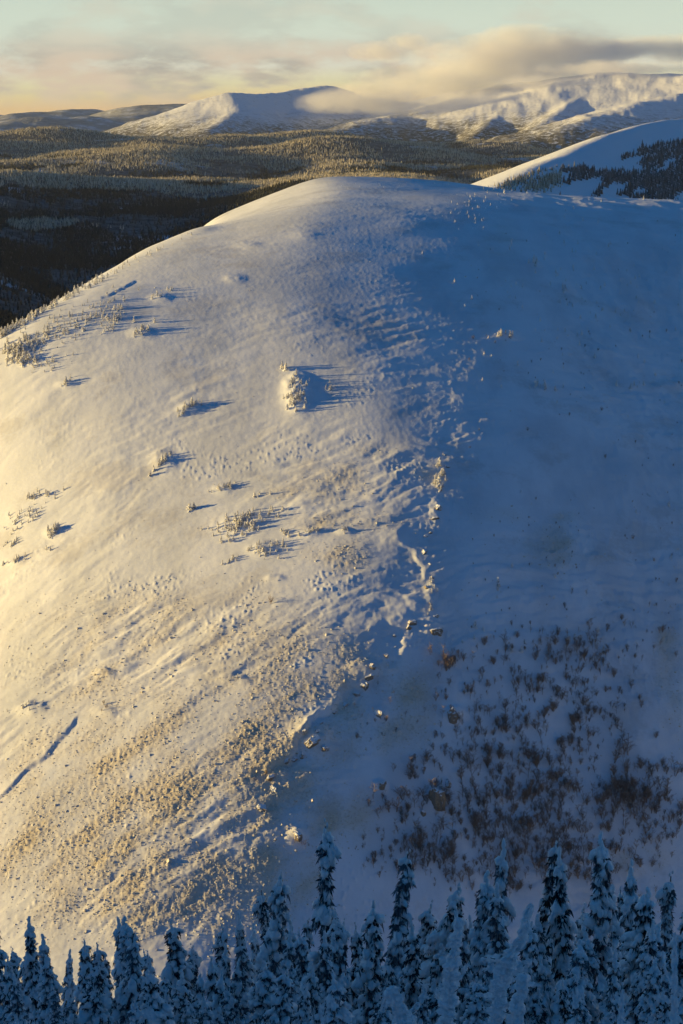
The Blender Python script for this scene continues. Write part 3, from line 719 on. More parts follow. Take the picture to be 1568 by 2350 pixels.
# ------------------------------------------------------------------ rime-coated snags, nearest of all
def rime_column(path, rad, seed, ring=0.018, k=26):
    R = np.random.default_rng(seed); P = np.asarray(path, float); L = np.r_[0, np.cumsum(np.linalg.norm(np.diff(P, axis=0), axis=1))]
    n = max(8, int(L[-1] / ring)); s = np.linspace(0, L[-1], n)
    c = np.stack([np.interp(s, L, P[:, i]) for i in range(3)], 1)
    for _ in range(10): c[1:-1] = (c[:-2] + 2 * c[1:-1] + c[2:]) / 4
    r = np.interp(s, L, rad); e = np.clip((L[-1] - s) / (r[-1] * 1.2), 0, 1); r = r * np.sqrt(1 - (1 - e) ** 2 * .98)
    d = np.gradient(c, axis=0); d /= np.linalg.norm(d, axis=1)[:, None]; ref = np.array([0, 1, 0.]); a = np.cross(d, ref); a /= np.linalg.norm(a, axis=1)[:, None]; b = np.cross(d, a)
    th = np.arange(k) * 2 * math.pi / k; S_, T = np.meshgrid(s, th, indexing='ij')
    cx, cy = np.cos(T), np.sin(T)
    off = seed * 13.7
    step = np.floor(s / .055 + .6 * gnoise(s * 9 + off, s * 0, 3)); jit = np.stack([_hash(step + 50 * seed, step * 0 + q, 3) / 65536. - .5 for q in range(3)], 1)
    blk = np.stack([jit[:, q] for q in range(3)], 1)
    for _ in range(2): blk[1:-1] = (blk[:-2] + blk[1:-1] + blk[2:]) / 3
    c = c + blk * np.array([1, 1, 0]) * (r * .42)[:, None]
    ridge = blk[:, 2:3] * .5 + gnoise(S_ * 22 + off, cx * 1.8 + cy * 1.2 + off, 5) * .22 + gnoise(S_ * 46 + off, cx * 3.4 + cy * 3, 9) * .22 + gnoise(S_ * 6 + off, cx * 1.5 - cy * 1.2 + off, 7) * .5
    rr_ = r[:, None] * np.clip(.92 + ridge, .4, 1.7)
    v = c[:, None] + rr_[..., None] * (cx[..., None] * a[:, None] + cy[..., None] * b[:, None])
    A = Acc(); f = []
    i, j = np.meshgrid(np.arange(n - 1), np.arange(k), indexing='ij'); p = i * k + j; q = i * k + (j + 1) % k
    f = np.concatenate([np.stack([p, q, q + k], -1).reshape(-1, 3), np.stack([p, q + k, p + k], -1).reshape(-1, 3)])
    A.add(v.reshape(-1, 3), f); return raw_mesh('rime_column', A, M_RIME)
def m_rime():
    t = NT('rime_ice'); tcn = t.n.new('ShaderNodeTexCoord'); v = tcn.outputs['Object']
    a = t.noise(1.0, 4, 0.65, vec=v, stretch=(22, 22, 55)); b = t.noise(9.0, 4, .6, vec=v)
    return t.done(t.mix(t.rng(b, .35, .65), (0.95, 0.94, 0.93), (0.88, 0.88, 0.88)), 0.55, t.bump(a, 0.035, prev=t.bump(b, .06)), 0.2)
M_RIME = m_rime()
def snag(d, label, columns):
    """columns: lists of (X, Y, half width in picture units) from foot to tip; the first is the main stem"""
    X0, Y0, _ = columns[0][0]; p = at(X0, Y0, d); g = float(ground(p[0], p[1]))
    e = bpy.data.objects.new('rime_coated_snag', None); C.objects.link(e); e.location = (p[0], p[1], g - .1)
    tag(e, label, 'dead tree', 'rime-coated snags nearest the viewer')
    for i, col in enumerate(columns):
        pts = [at(X, Y, d + .25 * i * (j > 0)) - np.array(e.location) for j, (X, Y, w_) in enumerate(col)]; rad = [.72 * w_ * d / F for _, _, w_ in col]
        if i == 0: pts = [np.array([pts[0][0], pts[0][1], 0.])] + pts; rad = [rad[0] * 1.15] + rad
        link('stem' if i == 0 else 'side_branch', rime_column(pts, rad, 7 * i + int(X0) % 50), e)
        R = np.random.default_rng(int(X0) + i); A = Acc(); Pn = np.array(pts); Ln = np.r_[0, np.cumsum(np.linalg.norm(np.diff(Pn, axis=0), axis=1))]
        for q in R.uniform(.05, .9, 9 if i == 0 else 4) * Ln[-1]:       # bare twigs that break through the rime
            b0 = np.array([np.interp(q, Ln, Pn[:, m]) for m in range(3)]); rq = np.interp(q, Ln, rad); u = R.normal(size=3) * [1, .5, .45]; u /= np.linalg.norm(u)
            A.tube([b0, b0 + u * rq * 1.3, b0 + u * rq * R.uniform(1.6, 2.6) + [0, 0, rq * .3]], [.008, .007, .003], 4)
        tw = link('twigs', raw_mesh('twigs', A, M_BARK), e); tw['kind'] = 'stuff'
    return e
snag(30, 'straight rime-coated snag like a white column, left of the leaning ones',
     [[(1022,2420,30),(1030,2300,28),(1040,2200,22),(1050,2140,17),(1057,2106,14)], [(1036,2260,12),(1058,2240,10),(1072,2215,8)], [(1036,2300,12),(1010,2290,12),(1000,2270,8)]])
snag(27, 'crooked rime-coated snag leaning right with a rounded white tip',
     [[(1120,2430,30),(1140,2330,28),(1152,2240,30),(1172,2195,26),(1196,2155,19),(1209,2110,17),(1219,2073,14)], [(1165,2230,18),(1200,2215,17),(1222,2205,14)], [(1150,2200,14),(1120,2198,12),(1102,2205,8)], [(1140,2290,14),(1115,2285,10),(1090,2282,7)]])
snag(23, 'short thick rime-coated snag with a blunt top, just below the crooked one',
     [[(1172,2430,30),(1183,2340,27),(1195,2280,24),(1204,2234,19)], [(1200,2262,12),(1222,2258,8),(1240,2262,6)]])
snag(20, 'bent rime-coated snag curling over to the left at the bottom edge',
     [[(968,2440,34),(940,2370,34),(918,2320,32),(900,2285,30),(884,2270,24)], [(925,2340,14),(950,2318,12),(962,2300,8)]])
snag(34, 'thin upright rime-coated snag near the right edge',
     [[(1545,2430,13),(1547,2300,12),(1549,2200,9),(1550,2138,5)], [(1546,2260,7),(1530,2235,5),(1525,2215,4)], [(1546,2320,7),(1562,2290,6),(1566,2270,4)]])
snag(32, 'small slender rime-coated snag in the bottom right corner',
     [[(1420,2430,12),(1424,2360,11),(1427,2310,9),(1430,2270,5)], [(1424,2340,6),(1440,2325,5),(1448,2310,4)]])
snag(31, 'small slender rime-coated snag at the left of the bottom edge',
     [[(28,2430,15),(32,2375,13),(34,2345,10)], [(31,2372,7),(45,2362,5),(52,2350,4)]])
# ------------------------------------------------------------------ dwarf spruces on the hill
def dwarf_mesh(seed, H=3.0, Rm=.75, snowy=.9):
    R = np.random.default_rng(seed); nd, sn = Acc(), Acc()
    nd.tube([(0, 0, -.3), (R.normal(0, .03), R.normal(0, .03), H * .6), (R.normal(0, .05), R.normal(0, .05), H)], [.07, .045, .012], 4)
    z = .15
    while z < H * .96:
        t = z / H; env = Rm * (.12 + .88 * (1 - t)) * (1 + .25 * math.sin(11 * t + seed))
        for k in range(4):
            phi = R.uniform(0, 6.28); L = env * R.uniform(.6, 1.15); u = np.array([math.cos(phi), math.sin(phi), -.35])
            b = np.tile([0, 0, z], (5, 1)) + u * L * R.uniform(.1, .8, (5, 1)); nd.blades(b, b + u * L * .45 + R.normal(0, .1, (5, 3)) - [0, 0, .08], np.full(5, .06), R)
            if R.random() < snowy:
                rd = (.09 + .16 * L) * R.uniform(.8, 1.25)
                sn.lump(np.array([0, 0, z + .05]) + u * L * .68, u, (rd * 1.35, rd, rd * .75), R, ICO1, .25)
        z += R.uniform(.2, .3)
    sn.lump((0, 0, H * .95), (0, .1, 1), (.16, .07, .07), R, ICO1, .2)
    return join_mesh('dwarf_spruce', [nd, sn], [M_NEEDLE_F, M_CLUMP], (False, True))
M_NEEDLE_F = m_needle('frosted_needles', (0.10, 0.09, 0.06), (0.60, 0.57, 0.52), 0.95)
DWARF = [dwarf_mesh(200, 3, .75), dwarf_mesh(201, 3, .9, .75), dwarf_mesh(202, 3, .6, .6), dwarf_mesh(203, 3, 1.15, .95), dwarf_mesh(204, 3, .8, .45)]
def gn_scatter(name, pts, scl, meshes, seed=0):
    """one mass of many copies: points with a size, an instance at each"""
    me = bpy.data.meshes.new(name); me.vertices.add(len(pts)); me.vertices.foreach_set('co', np.asarray(pts, np.float32).ravel())
    a = me.attributes.new('size', 'FLOAT', 'POINT'); a.data.foreach_set('value', np.asarray(scl, np.float32))
    o = bpy.data.objects.new(name, me); C.objects.link(o)
    ng = bpy.data.node_groups.new(name, 'GeometryNodeTree')
    ng.interface.new_socket('Geometry', in_out='INPUT', socket_type='NodeSocketGeometry'); ng.interface.new_socket('Geometry', in_out='OUTPUT', socket_type='NodeSocketGeometry')
    n, l = ng.nodes, ng.links; gi, go = n.new('NodeGroupInput'), n.new('NodeGroupOutput')
    j = n.new('GeometryNodeJoinGeometry')
    for m in meshes:
        p = bpy.data.objects.new(m.name + '_source', m); oi = n.new('GeometryNodeObjectInfo'); oi.inputs['Object'].default_value = p; oi.inputs['As Instance'].default_value = True
        l.new(oi.outputs['Geometry'], j.inputs[0])
    ip = n.new('GeometryNodeInstanceOnPoints'); ip.inputs['Pick Instance'].default_value = True
    rv = n.new('FunctionNodeRandomValue'); rv.data_type = 'FLOAT_VECTOR'; rv.inputs[0].default_value = (-.06, -.06, 0); rv.inputs[1].default_value = (.06, .06, 6.283); rv.inputs['Seed'].default_value = seed
    ri = n.new('FunctionNodeRandomValue'); ri.data_type = 'INT'; ri.inputs[4].default_value = 0; ri.inputs[5].default_value = len(meshes) - 1; ri.inputs['Seed'].default_value = seed + 1
    at_ = n.new('GeometryNodeInputNamedAttribute'); at_.data_type = 'FLOAT'; at_.inputs['Name'].default_value = 'size'
    l.new(gi.outputs[0], ip.inputs['Points']); l.new(j.outputs[0], ip.inputs['Instance']); l.new(rv.outputs[0], ip.inputs['Rotation'])
    l.new(ri.outputs[2], ip.inputs['Instance Index']); l.new(at_.outputs[0], ip.inputs['Scale']); l.new(ip.outputs[0], go.inputs[0])
    md = o.modifiers.new('scatter', 'NODES'); md.node_group = ng
    return o
def blob_points(R, X, Y, rx, ry, n, slant=0.0):
    q = R.normal(size=(n, 2)) * .62; x = X + rx * q[:, 0]; y = Y + ry * q[:, 1] - slant * rx * q[:, 0]
    return x, y
VR = np.random.default_rng(21)
DW = []                                                        # X, Y, height, cluster
clusters = [
  (45,815,26,24,0,34,4.2,'tall frosted spruce in the dark dense stand low on the hill at far left','dense stand on the left flank'),
  (70,790,60,26,.4,60,2.6,'frosted dwarf spruce in the open wood on the upper left flank','open wood on the upper left flank'),
  (150,755,60,32,.4,60,2.3,'frosted dwarf spruce in the open wood on the upper left flank','open wood on the upper left flank'),
  (225,715,55,28,.4,48,2.2,'frosted dwarf spruce in the open wood on the upper left flank','open wood on the upper left flank'),
  (262,738,22,22,.3,22,2.8,'dwarf spruce at the edge of the open wood, casting a blue shadow','edge of the open wood'),
  (105,840,42,16,.3,20,2.0,'frosted dwarf spruce in the open wood on the upper left flank','open wood on the upper left flank'),
  (325,763,24,8,.5,11,2.6,'dwarf spruce in the short slanting strip just right of the open wood','slanting strip right of the open wood'),
  (370,677,24,7,.4,10,2.2,'dwarf spruce in the small strip high above the open wood','small strip above the open wood'),
  (148,885,15,6,.6,8,2.4,'dwarf spruce in the little strip below the left-hand wood','little strip below the wood'),
  (440,936,24,6,.6,13,2.8,'dwarf spruce in the thin strip on the smooth sunlit snow at mid hill','thin strip at mid hill'),
  (375,1060,24,10,1.0,18,2.4,'dwarf spruce in the slanting line on the bright bare snow','slanting line on bare snow'),
  (650,850,6,4,0,3,4.0,'taller spruce at the head of the snow-buried clump in the middle of the hill','head of the buried clump'),
  (682,905,26,36,0,46,2.4,'snow-buried dwarf spruce in the round clump in the middle of the hill','round buried clump'),
  (760,892,10,10,0,7,2.0,'dwarf spruce in the faint patch right of the round buried clump','faint patch beside the clump'),
  (512,1122,24,7,.3,11,2.4,'dwarf spruce at the top of the long sunlit thicket','top of the sunlit thicket'),
  (600,1138,18,4,.2,5,2.2,'dwarf spruce casting long shadows right of the thicket top','right of the thicket top'),
  (440,1170,6,5,0,3,2.8,'lone spruce pair left of the sunlit thicket','left of the sunlit thicket'),
  (550,1205,64,20,.3,72,2.3,'dwarf spruce in the long sunlit thicket on the lower hill','long sunlit thicket'),
  (605,1262,34,14,.1,30,2.0,'dwarf spruce on the snowy hummock below the long thicket','hummock below the thicket'),
  (530,1288,14,7,.5,7,2.0,'dwarf spruce in the tail below the long thicket','tail below the thicket'),
  (652,1225,14,6,.2,8,2.0,'dwarf spruce on the small knoll right of the long thicket','small knoll right of the thicket'),
  (712,1222,22,6,.2,10,1.9,'dwarf spruce on the second knoll right of the long thicket','second knoll right of the thicket'),
  (795,1219,12,4,0,5,1.9,'dwarf spruce on the third knoll right of the long thicket','third knoll right of the thicket'),
  (125,1222,18,10,.3,16,2.6,'dwarf spruce in the shadowed clump near the left edge','shadowed clump near the left edge'),
  (62,1185,40,16,.4,28,2.0,'dwarf spruce in the scattered patch at the left edge','scattered patch at the left edge'),
  (90,1140,26,5,.2,8,2.4,'dwarf spruce above the scattered patch at the left edge','above the left edge patch'),
  (38,1288,20,8,.5,11,2.0,'dwarf spruce in the low strip under the left-edge patch','low strip under the patch'),
  (30,1248,24,6,.2,8,1.8,'dwarf spruce in the scattered patch at the left edge','scattered patch at the left edge'),
  (112,1264,12,3,.2,4,1.8,'dwarf spruce in the scattered patch at the left edge','scattered patch at the left edge'),
  (70,1622,20,10,.3,8,1.6,'half-buried dwarf spruce on the drift edge at lower left','drift edge at lower left'),
  (540,1558,12,5,.2,5,1.5,'half-buried dwarf spruce in the scoop on the lower slope','scoop on the lower slope'),
  (1090,480,60,34,.1,40,1.2,'snow-lumped dwarf spruce scattered just under the crest in blue shade','scattered under the shaded crest'),
  (1180,438,34,9,0,14,1.6,'snow-lumped dwarf spruce on the shaded crest line','shaded crest line'),
  (900,424,120,8,0,22,1.0,'tiny snow-lumped spruce along the crest of the hill','along the crest'),
  (1160,772,18,7,0,9,2.2,'snow-lumped dwarf spruce in the lone pale clump in the blue bowl','lone pale clump in the bowl'),
  (1292,662,5,14,0,7,2.2,'dwarf spruce in the small upright group in the blue bowl','upright group in the bowl'),
  (1222,603,18,5,0,7,2.0,'dwarf spruce beside the pale drift in the upper blue bowl','pale drift in the upper bowl'),
  (1245,890,36,9,-.2,11,1.8,'dwarf spruce along the drift low in the blue bowl','drift low in the bowl'),
  (1450,890,24,6,0,7,1.6,'dwarf spruce by the drift near the right edge of the bowl','right edge of the bowl'),
  (1340,660,190,170,0,120,1.5,'small dwarf spruce dotted over the blue bowl','dotted over the blue bowl'),
  (1012,1105,12,44,0,16,2.2,'gold-rimmed dwarf spruce on the sunlit edge of the spur','sunlit edge of the spur'),
  (990,1375,12,34,0,12,2.0,'gold-rimmed dwarf spruce lower on the sunlit edge of the spur','lower sunlit edge of the spur'),
  (1145,1350,5,8,0,4,2.2,'pale dwarf spruce standing apart in the deep blue shade','apart in the deep shade'),
  (1200,1470,120,36,0,20,1.7,'small spruce at the upper fringe of the bare birches','upper fringe of the birches')]
for X, Y, rx, ry, sl, n, h, lab, grp in clusters:
    n = int(n * (1.5 if Y < 1330 and X < 800 else 1.0))
    x, y = blob_points(VR, X, Y, rx, ry, n, sl)
    for a, b in zip(x, y): DW.append((a, b, (.68 if X < 1000 else 1.) * h * VR.uniform(.55, 1.35), lab, grp))
sk = np.array([(-5,768),(100,705),(200,650),(300,595),(400,545),(480,512)], float)
for i in range(170):
    X = VR.uniform(-4, 490) ; X = X * (.35 + .65 * VR.random())
    DW.append((X, np.interp(X, sk[:, 0], sk[:, 1]) + VR.uniform(3, 16), VR.uniform(1.4, 3.0) * (1.15 - .7 * X / 490), 'frosted dwarf spruce fringing the left skyline of the hill', 'left skyline fringe'))
P = sight([q[0] for q in DW], [q[1] for q in DW])
rec = [(p, q[2], q[3], q[4]) for p, q in zip(P, DW) if np.isfinite(p).all()]
rec.sort(key=lambda q: -q[1] / np.linalg.norm(q[0]))
for i, (p, h, lab, grp) in enumerate(rec[:298]):
    o = link('dwarf_spruce', DWARF[i % 5]); o.location = (p[0], p[1], p[2] - .1); s_ = h / 3.0
    o.scale = (s_ * VR.uniform(1.0, 1.6), s_ * VR.uniform(1.0, 1.6), s_); o.rotation_euler = (VR.normal(0, .05), VR.normal(0, .05), VR.uniform(0, 6.28))
    tag(o, lab, 'spruce', grp)
rest = rec[298:]
if rest:
    tag(gn_scatter('dwarf_spruce_scrub', [q[0] - [0, 0, .1] for q in rest], [q[1] / 3.0 for q in rest], DWARF, 3), 'smallest frosted spruces scattered over the snowy hill', 'spruce scrub', kind='stuff')

# ------------------------------------------------------------------ bare birches in the shaded gully
def birch_mesh(seed, H=4.0, stems=1):
    R = np.random.default_rng(seed); A = Acc()
    for s_ in range(stems):
        phi = R.uniform(0, 6.28); tilt = R.uniform(.1, .5) if stems > 1 else .08; h = H * R.uniform(.65, 1.0)
        base = np.array([R.normal(0, .12), R.normal(0, .12), -.2]); dirv = np.array([math.cos(phi) * tilt, math.sin(phi) * tilt, 1.])
        pts = [base + dirv * h * q + np.array([R.normal(0, .05), R.normal(0, .05), 0]) * q for q in (0, .3, .55, .8, 1.)]
        A.tube(pts, [.06, .052, .044, .032, .016], 3)
        for b in range(13 if stems == 1 else 7):
            q = R.uniform(.22, .97); p = base + dirv * h * q; a = R.uniform(0, 6.28); L = h * R.uniform(.2, .42) * (1.2 - q * .75)
            u = np.array([math.cos(a) * .8, math.sin(a) * .8, .75]); e = p + u * L
            A.tube([p, p + u * L * .5 + R.normal(0, .04, 3), e], [.034, .026, .012], 3)
            for c in range(6):
                p2 = p + u * L * R.uniform(.3, .95); u2 = u + R.normal(0, .45, 3); A.tube([p2, p2 + u2 * L * R.uniform(.3, .55)], [.022, .01], 3)
    return raw_mesh('birch', A, M_TWIG, False)
BIRCH = [birch_mesh(300, 4, 1), birch_mesh(301, 4, 1), birch_mesh(302, 3.6, 4), birch_mesh(303, 3.2, 6), birch_mesh(304, 4.2, 2), birch_mesh(305, 4.4, 3), birch_mesh(306, 3.0, 8), birch_mesh(307, 4.6, 1), birch_mesh(308, 3.4, 3)]
BR = np.random.default_rng(31); BP = []
for X, Y, rx, ry, n, h, lab, grp in [
   (1320,1505,90,30,60,2.8,'bare birch in the thin line along the top of the shaded thicket','top line of the thicket'),
   (1030,1520,22,20,20,2.8,'reddish bare birch in the isolated clump at the head of the gully','isolated clump at the gully head'),
   (1150,1620,85,50,75,3.0,'bare birch in the open upper part of the shaded thicket','open upper thicket'),
   (1325,1650,30,60,38,3.4,'bare birch in the upright strand on the right of the thicket','upright strand'),
   (1220,1775,110,45,110,3.4,'bare birch in the middle of the shaded thicket','middle of the thicket'),
   (1060,1880,90,50,150,3.4,'bare birch in the dense brown lower thicket','dense lower thicket'),
   (1190,1890,110,60,170,3.2,'bare birch in the dense brown lower thicket','dense lower thicket'),
   (1290,1900,90,50,110,3.2,'bare birch in the dense brown lower thicket','dense lower thicket'),
   (1450,1835,70,34,70,3.4,'bare birch in the separate patch toward the right edge','separate patch at the right'),
   (1425,1745,16,22,8,4.4,'large spreading bare birch standing clear on the snow, right of the thicket','spreading birches standing clear'),
   (1535,1870,40,60,36,3.0,'bare birch at the right edge of the gully','right edge of the gully'),
   (870,1850,16,22,7,3.0,'lone bare birch on the snow left of the thicket','lone birches left of the thicket'),
   (930,1870,22,50,10,2.6,'lone bare birch on the snow left of the thicket','lone birches left of the thicket'),
   (950,1760,18,18,9,2.8,'bare birch in the little clump beside the sunlit rock','clump beside the sunlit rock'),
   (1395,1640,40,40,16,2.6,'bare birch scattered on open snow right of the strand','scattered on open snow'),
   (1250,1600,160,80,50,2.0,'small bare birch scattered through the upper gully','scattered through the upper gully'),
   (1060,1700,80,40,36,2.4,'bare birch in the sparse left part of the thicket','sparse left part'),
   (1480,1430,50,60,8,2.4,'lone small birch high on the shaded slope','lone small birches high up'),
   (850,1660,40,40,12,1.8,'twiggy bush beside the sunlit outcrop','bushes by the outcrop'),
   (240,1622,9,12,5,2.2,'twiggy golden bush on the sunlit lower slope','golden bushes on the sunlit slope'),
   (620,1382,6,4,3,2.2,'small twiggy bush throwing a shadow on the sunlit slope','small bush on the sunlit slope'),
   (228,1555,10,5,3,1.6,'low twiggy bush by the drift on the sunlit slope','low bush by the drift'),
   (620,1780,26,12,8,1.5,'small bush at the edge between sun and shade on the spur','bushes on the spur edge'),
   (1110,1990,120,26,60,2.8,'bare birch at the lower fringe of the thicket, close behind the spruces','lower fringe of the thicket'),
   (1320,1985,120,28,60,2.8,'bare birch at the lower fringe of the thicket, close behind the spruces','lower fringe of the thicket'),
   (900,1960,70,40,30,2.0,'bare birch at the lower fringe of the thicket, close behind the spruces','lower fringe of the thicket'),
   (980,1960,50,30,22,2.8,'bare birch low in the gully behind the spruces','low in the gully'),
   (700,1950,26,16,8,1.8,'twiggy bush beside the gold-lit rock behind the spruces','bushes beside the gold-lit rock')]:
    dense = n > 100
    x, y = blob_points(BR, X, Y, rx * (1.35 if n > 30 else 1.1), ry * (1.75 if n > 30 else 1.1), int(n * (0.85 if dense else 1.7 if n > 12 else 1)))
    for a, b in zip(x, y): BP.append((a, b, 1.1 * h * BR.uniform(.5, 1.3), lab, grp))
P = sight([q[0] for q in BP], [min(q[1], 2120) for q in BP])
rec = [(p, q[2], q[3], q[4]) for p, q in zip(P, BP) if np.isfinite(p).all()]
rec.sort(key=lambda q: -q[1] / np.linalg.norm(q[0]))
for i, (p, h, lab, grp) in enumerate(rec[:298]):
    o = link('bare_birch', BIRCH[i % 9]); o.location = p; s_ = h / 4.0; o.scale = (s_ * BR.uniform(.9, 1.4), s_ * BR.uniform(.9, 1.4), s_); o.rotation_euler = (0, 0, BR.uniform(0, 6.28))
    tag(o, lab, 'birch', grp)
rest = rec[298:]
tag(gn_scatter('birch_thicket', [q[0] for q in rest], [q[1] / 4.0 for q in rest], BIRCH, 9), 'smaller bare birches filling the shaded gully', 'thicket', kind='stuff')
for X, Y, h, lab in [(1190,1752,3.4,'small dark spruce standing among the bare birches, mid thicket'), (1212,1668,2.6,'small dark spruce in the upper thicket of birches'), (1013,1812,3.2,'small dark spruce beside the sunlit rock face in the gully'),
                     (1385,1500,2.6,'dark spruce in the top line of birches'), (1310,1800,2.4,'little dark spruce right of the mid thicket')]:
    p = sight(X, Y)[0]
    o = link('dark_spruce', DWARF[4]); o.location = p; o.scale = (h / 3 * .9, h / 3 * .9, h / 3); tag(o, lab, 'spruce', 'dark spruces among the birches')

WR = np.random.default_rng(61)
P = sight(WR.uniform(1075, 1566, 420), 480 + 1000 * WR.random(420) ** .8); P = P[np.isfinite(P[:, 0])]
keep = fbm(P[:, 0] / 22., P[:, 1] / 30., 3, 63) > -.1; P = P[keep]
tag(gn_scatter('willow_scrub', P - [0, 0, .1], WR.lognormal(-1.35, .4, len(P)), BIRCH[2:4] + DWARF[3:4], 29), 'tiny half-buried scrub dotting the shaded bowl', 'scrub', kind='stuff')

# ------------------------------------------------------------------ rock outcrops along the spur
def outcrop_mesh(seed):
    R = np.random.default_rng(seed); v, f = ICO4; v = v.copy()
    n = np.zeros(len(v)); o_ = seed * 3.3
    for pl in range(11):                                       # split faces
        d = R.normal(size=3); d[2] = d[2] * .6; d /= np.linalg.norm(d); c = R.uniform(.45, .85); k = v @ d - c
        v = v - np.maximum(k, 0)[:, None] * d
    n = .16 * ridged(v[:, 0] * 1.6 + o_, v[:, 1] * 1.6 + v[:, 2] * 1.3, 4, seed) - .1
    v = v * (1 + n[:, None]); A = Acc(); A.add(v, f); return raw_mesh('rock_outcrop', A, M_ROCK, False)
OUT = [outcrop_mesh(k) for k in (1, 2, 3, 4)]
for i, (X, Y, sx, sy, sz, lab) in enumerate([
    (1003,1835,2.3,1.9,5.2,'gold-lit rock face standing out in the shaded gully'), (1030,1800,1.3,1.1,1.6,'smaller snow-capped rock above the rock face in the gully'),
    (970,1870,.9,.8,1.5,'narrow brown rock below the rock face in the gully'), (935,1850,.6,.6,1.0,'small bare rock left of the rock face in the gully'),
    (684,1918,1.9,1.3,1.7,'gold-lit rock on the bare snow just above the tallest spruce'), (722,1700,2.4,2.2,1.8,'large broken outcrop plastered with snow on the spur edge'),
    (745,1720,1.3,1.2,1.2,'darker rock at the right of the large broken outcrop'), (838,1575,1.9,1.1,1.0,'dark rock under the snow lip on the spur edge'),
    (880,1805,1.2,.9,2.2,'small sunlit rock halfway between the outcrop and the gully rock face'), (868,1640,2.0,1.2,1.3,'low snow-capped rock on the shaded side of the spur'),
    (1042,1645,1.9,1.4,3.4,'pale snow-plastered rock among the upper birches'), (628,1782,1.1,.8,.7,'small brown rock at the foot of the drift on the spur'),
    (1000,1450,2.2,1.8,1.8,'pale snow-plastered boulder at the head of the gully')]):
    p = sight(X, Y)[0]; o = link('rock_outcrop', OUT[i % 4]); o.location = (p[0], p[1], p[2] - .25 * sz); o.scale = (sx, sy, sz); o.rotation_euler = (0, 0, 1.3 * i); tag(o, lab, 'rock', 'rock outcrops along the spur')

RR = np.random.default_rng(71)
rib = np.array([(1018,1040),(1008,1110),(1002,1180),(975,1240),(985,1330),(985,1390),(960,1440),(900,1480),(878,1530),(835,1560),(790,1600),(755,1650),(720,1680),(690,1720),(655,1765),(625,1800),(600,1840)], float)
tt = np.r_[0, np.cumsum(np.hypot(*np.diff(rib, axis=0).T))]; tt /= tt[-1]
for i, q in enumerate(np.linspace(0, 1, 34)):
    X = np.interp(q, tt, rib[:, 0]) + RR.normal(4, 11); Y = np.interp(q, tt, rib[:, 1]) + RR.normal(0, 9); p = sight(X, Y)[0]; k = RR.uniform(.55, 1.5)
    o = link('rib_rock', OUT[int(RR.integers(0, 4))]); o.location = (p[0], p[1], p[2] - .3 * k); o.scale = (k * RR.uniform(.8, 1.5), k * RR.uniform(.7, 1.2), k * RR.uniform(.6, 1.1)); o.rotation_euler = (RR.normal(0, .25), RR.normal(0, .25), RR.uniform(0, 6.28))
    tag(o, ordinal(i + 1) + ' snow-crusted rock from the top of the rib between sun and shade', 'rock', 'rocks of the rib between sun and shade')

# ------------------------------------------------------------------ loose stones of the scree
SR = np.random.default_rng(41)
ai = SR.integers(0, (np.where(dm)[0]).size, 400000); aj = SR.integers(0, (np.where(cols)[0]).size, 400000)
ri_, cj = np.where(dm)[0][ai], np.where(cols)[0][aj]; keep = SR.random(400000) < SC[ri_, cj] * .8 + .004
ri_, cj = ri_[keep][:22000], cj[keep][:22000]
pr = rr[ri_] + SR.uniform(-.3, .3, len(ri_)); pa = az[cj] + SR.uniform(-3e-4, 3e-4, len(ri_)); px, py = pr * np.sin(pa), pr * np.cos(pa)
pz = ground(px, py); tv, tf = ICO1; n = len(px)
rad = SR.lognormal(-2.15, .45, (n, 1, 1)) * np.array([1.0, 1.0, .8]) * SR.uniform(.7, 1.3, (n, 1, 3))
vv = tv[None] * (1 + SR.normal(0, .16, (n, len(tv), 1))) * rad + np.stack([px, py, pz - .02], -1)[:, None]
A = Acc(); A.add(vv.reshape(-1, 3), (tf[None] + (np.arange(n) * len(tv))[:, None, None]).reshape(-1, 3))
def m_stone():
    t = NT('snow_dusted_stone'); g = t.n.new('ShaderNodeNewGeometry'); sp = t.n.new('ShaderNodeSeparateXYZ'); t.l.new(g.outputs['Normal'], sp.inputs[0])
    a = t.noise(.8, 3, .6)
    lie = t.rng(t.math('ADD', sp.outputs[2], t.math('MULTIPLY', t.math('SUBTRACT', a, .5), 1.6)), -0.3, 0.2)
    return t.done(t.mix(lie, (0.36, 0.29, 0.19), (0.70, 0.66, 0.58)), .85)
so = link('scree', raw_mesh('scree', A, m_stone(), False)); tag(so, 'snow-dusted loose stones of the scree on the spur', 'scree', kind='stuff')

# ------------------------------------------------------------------ far forest
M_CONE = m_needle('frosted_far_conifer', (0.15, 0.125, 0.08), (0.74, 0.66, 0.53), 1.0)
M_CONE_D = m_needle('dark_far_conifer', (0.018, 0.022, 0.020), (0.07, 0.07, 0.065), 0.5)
def conifer(seed, mat, H=10.0):
    R = np.random.default_rng(seed); A = Acc(); k = 6
    for lo, hi, r in ((0.4, .62, 1.5), (.3 * 1.2, .82, 1.15), (.62, 1.0, .75)):
        a = np.arange(k) * 6.283 / k + R.uniform(0, 1); rr_ = r * R.uniform(.75, 1.25, k)
        v = np.stack([np.cos(a) * rr_, np.sin(a) * rr_, np.full(k, lo * H) - R.uniform(0, .6, k)], 1) if lo > .39 else np.stack([np.cos(a) * rr_ * 1.5, np.sin(a) * rr_ * 1.5, np.full(k, 0.05 * H)], 1)
        v = np.concatenate([v, [[R.normal(0, .1), R.normal(0, .1), hi * H]]]); A.add(v, np.array([(i, (i + 1) % k, k) for i in range(k)]))
    return raw_mesh('conifer', A, mat, False)
CONE_F = [conifer(k, M_CONE) for k in range(4)]; CONE_D = [conifer(k, M_CONE_D) for k in range(4, 8)]
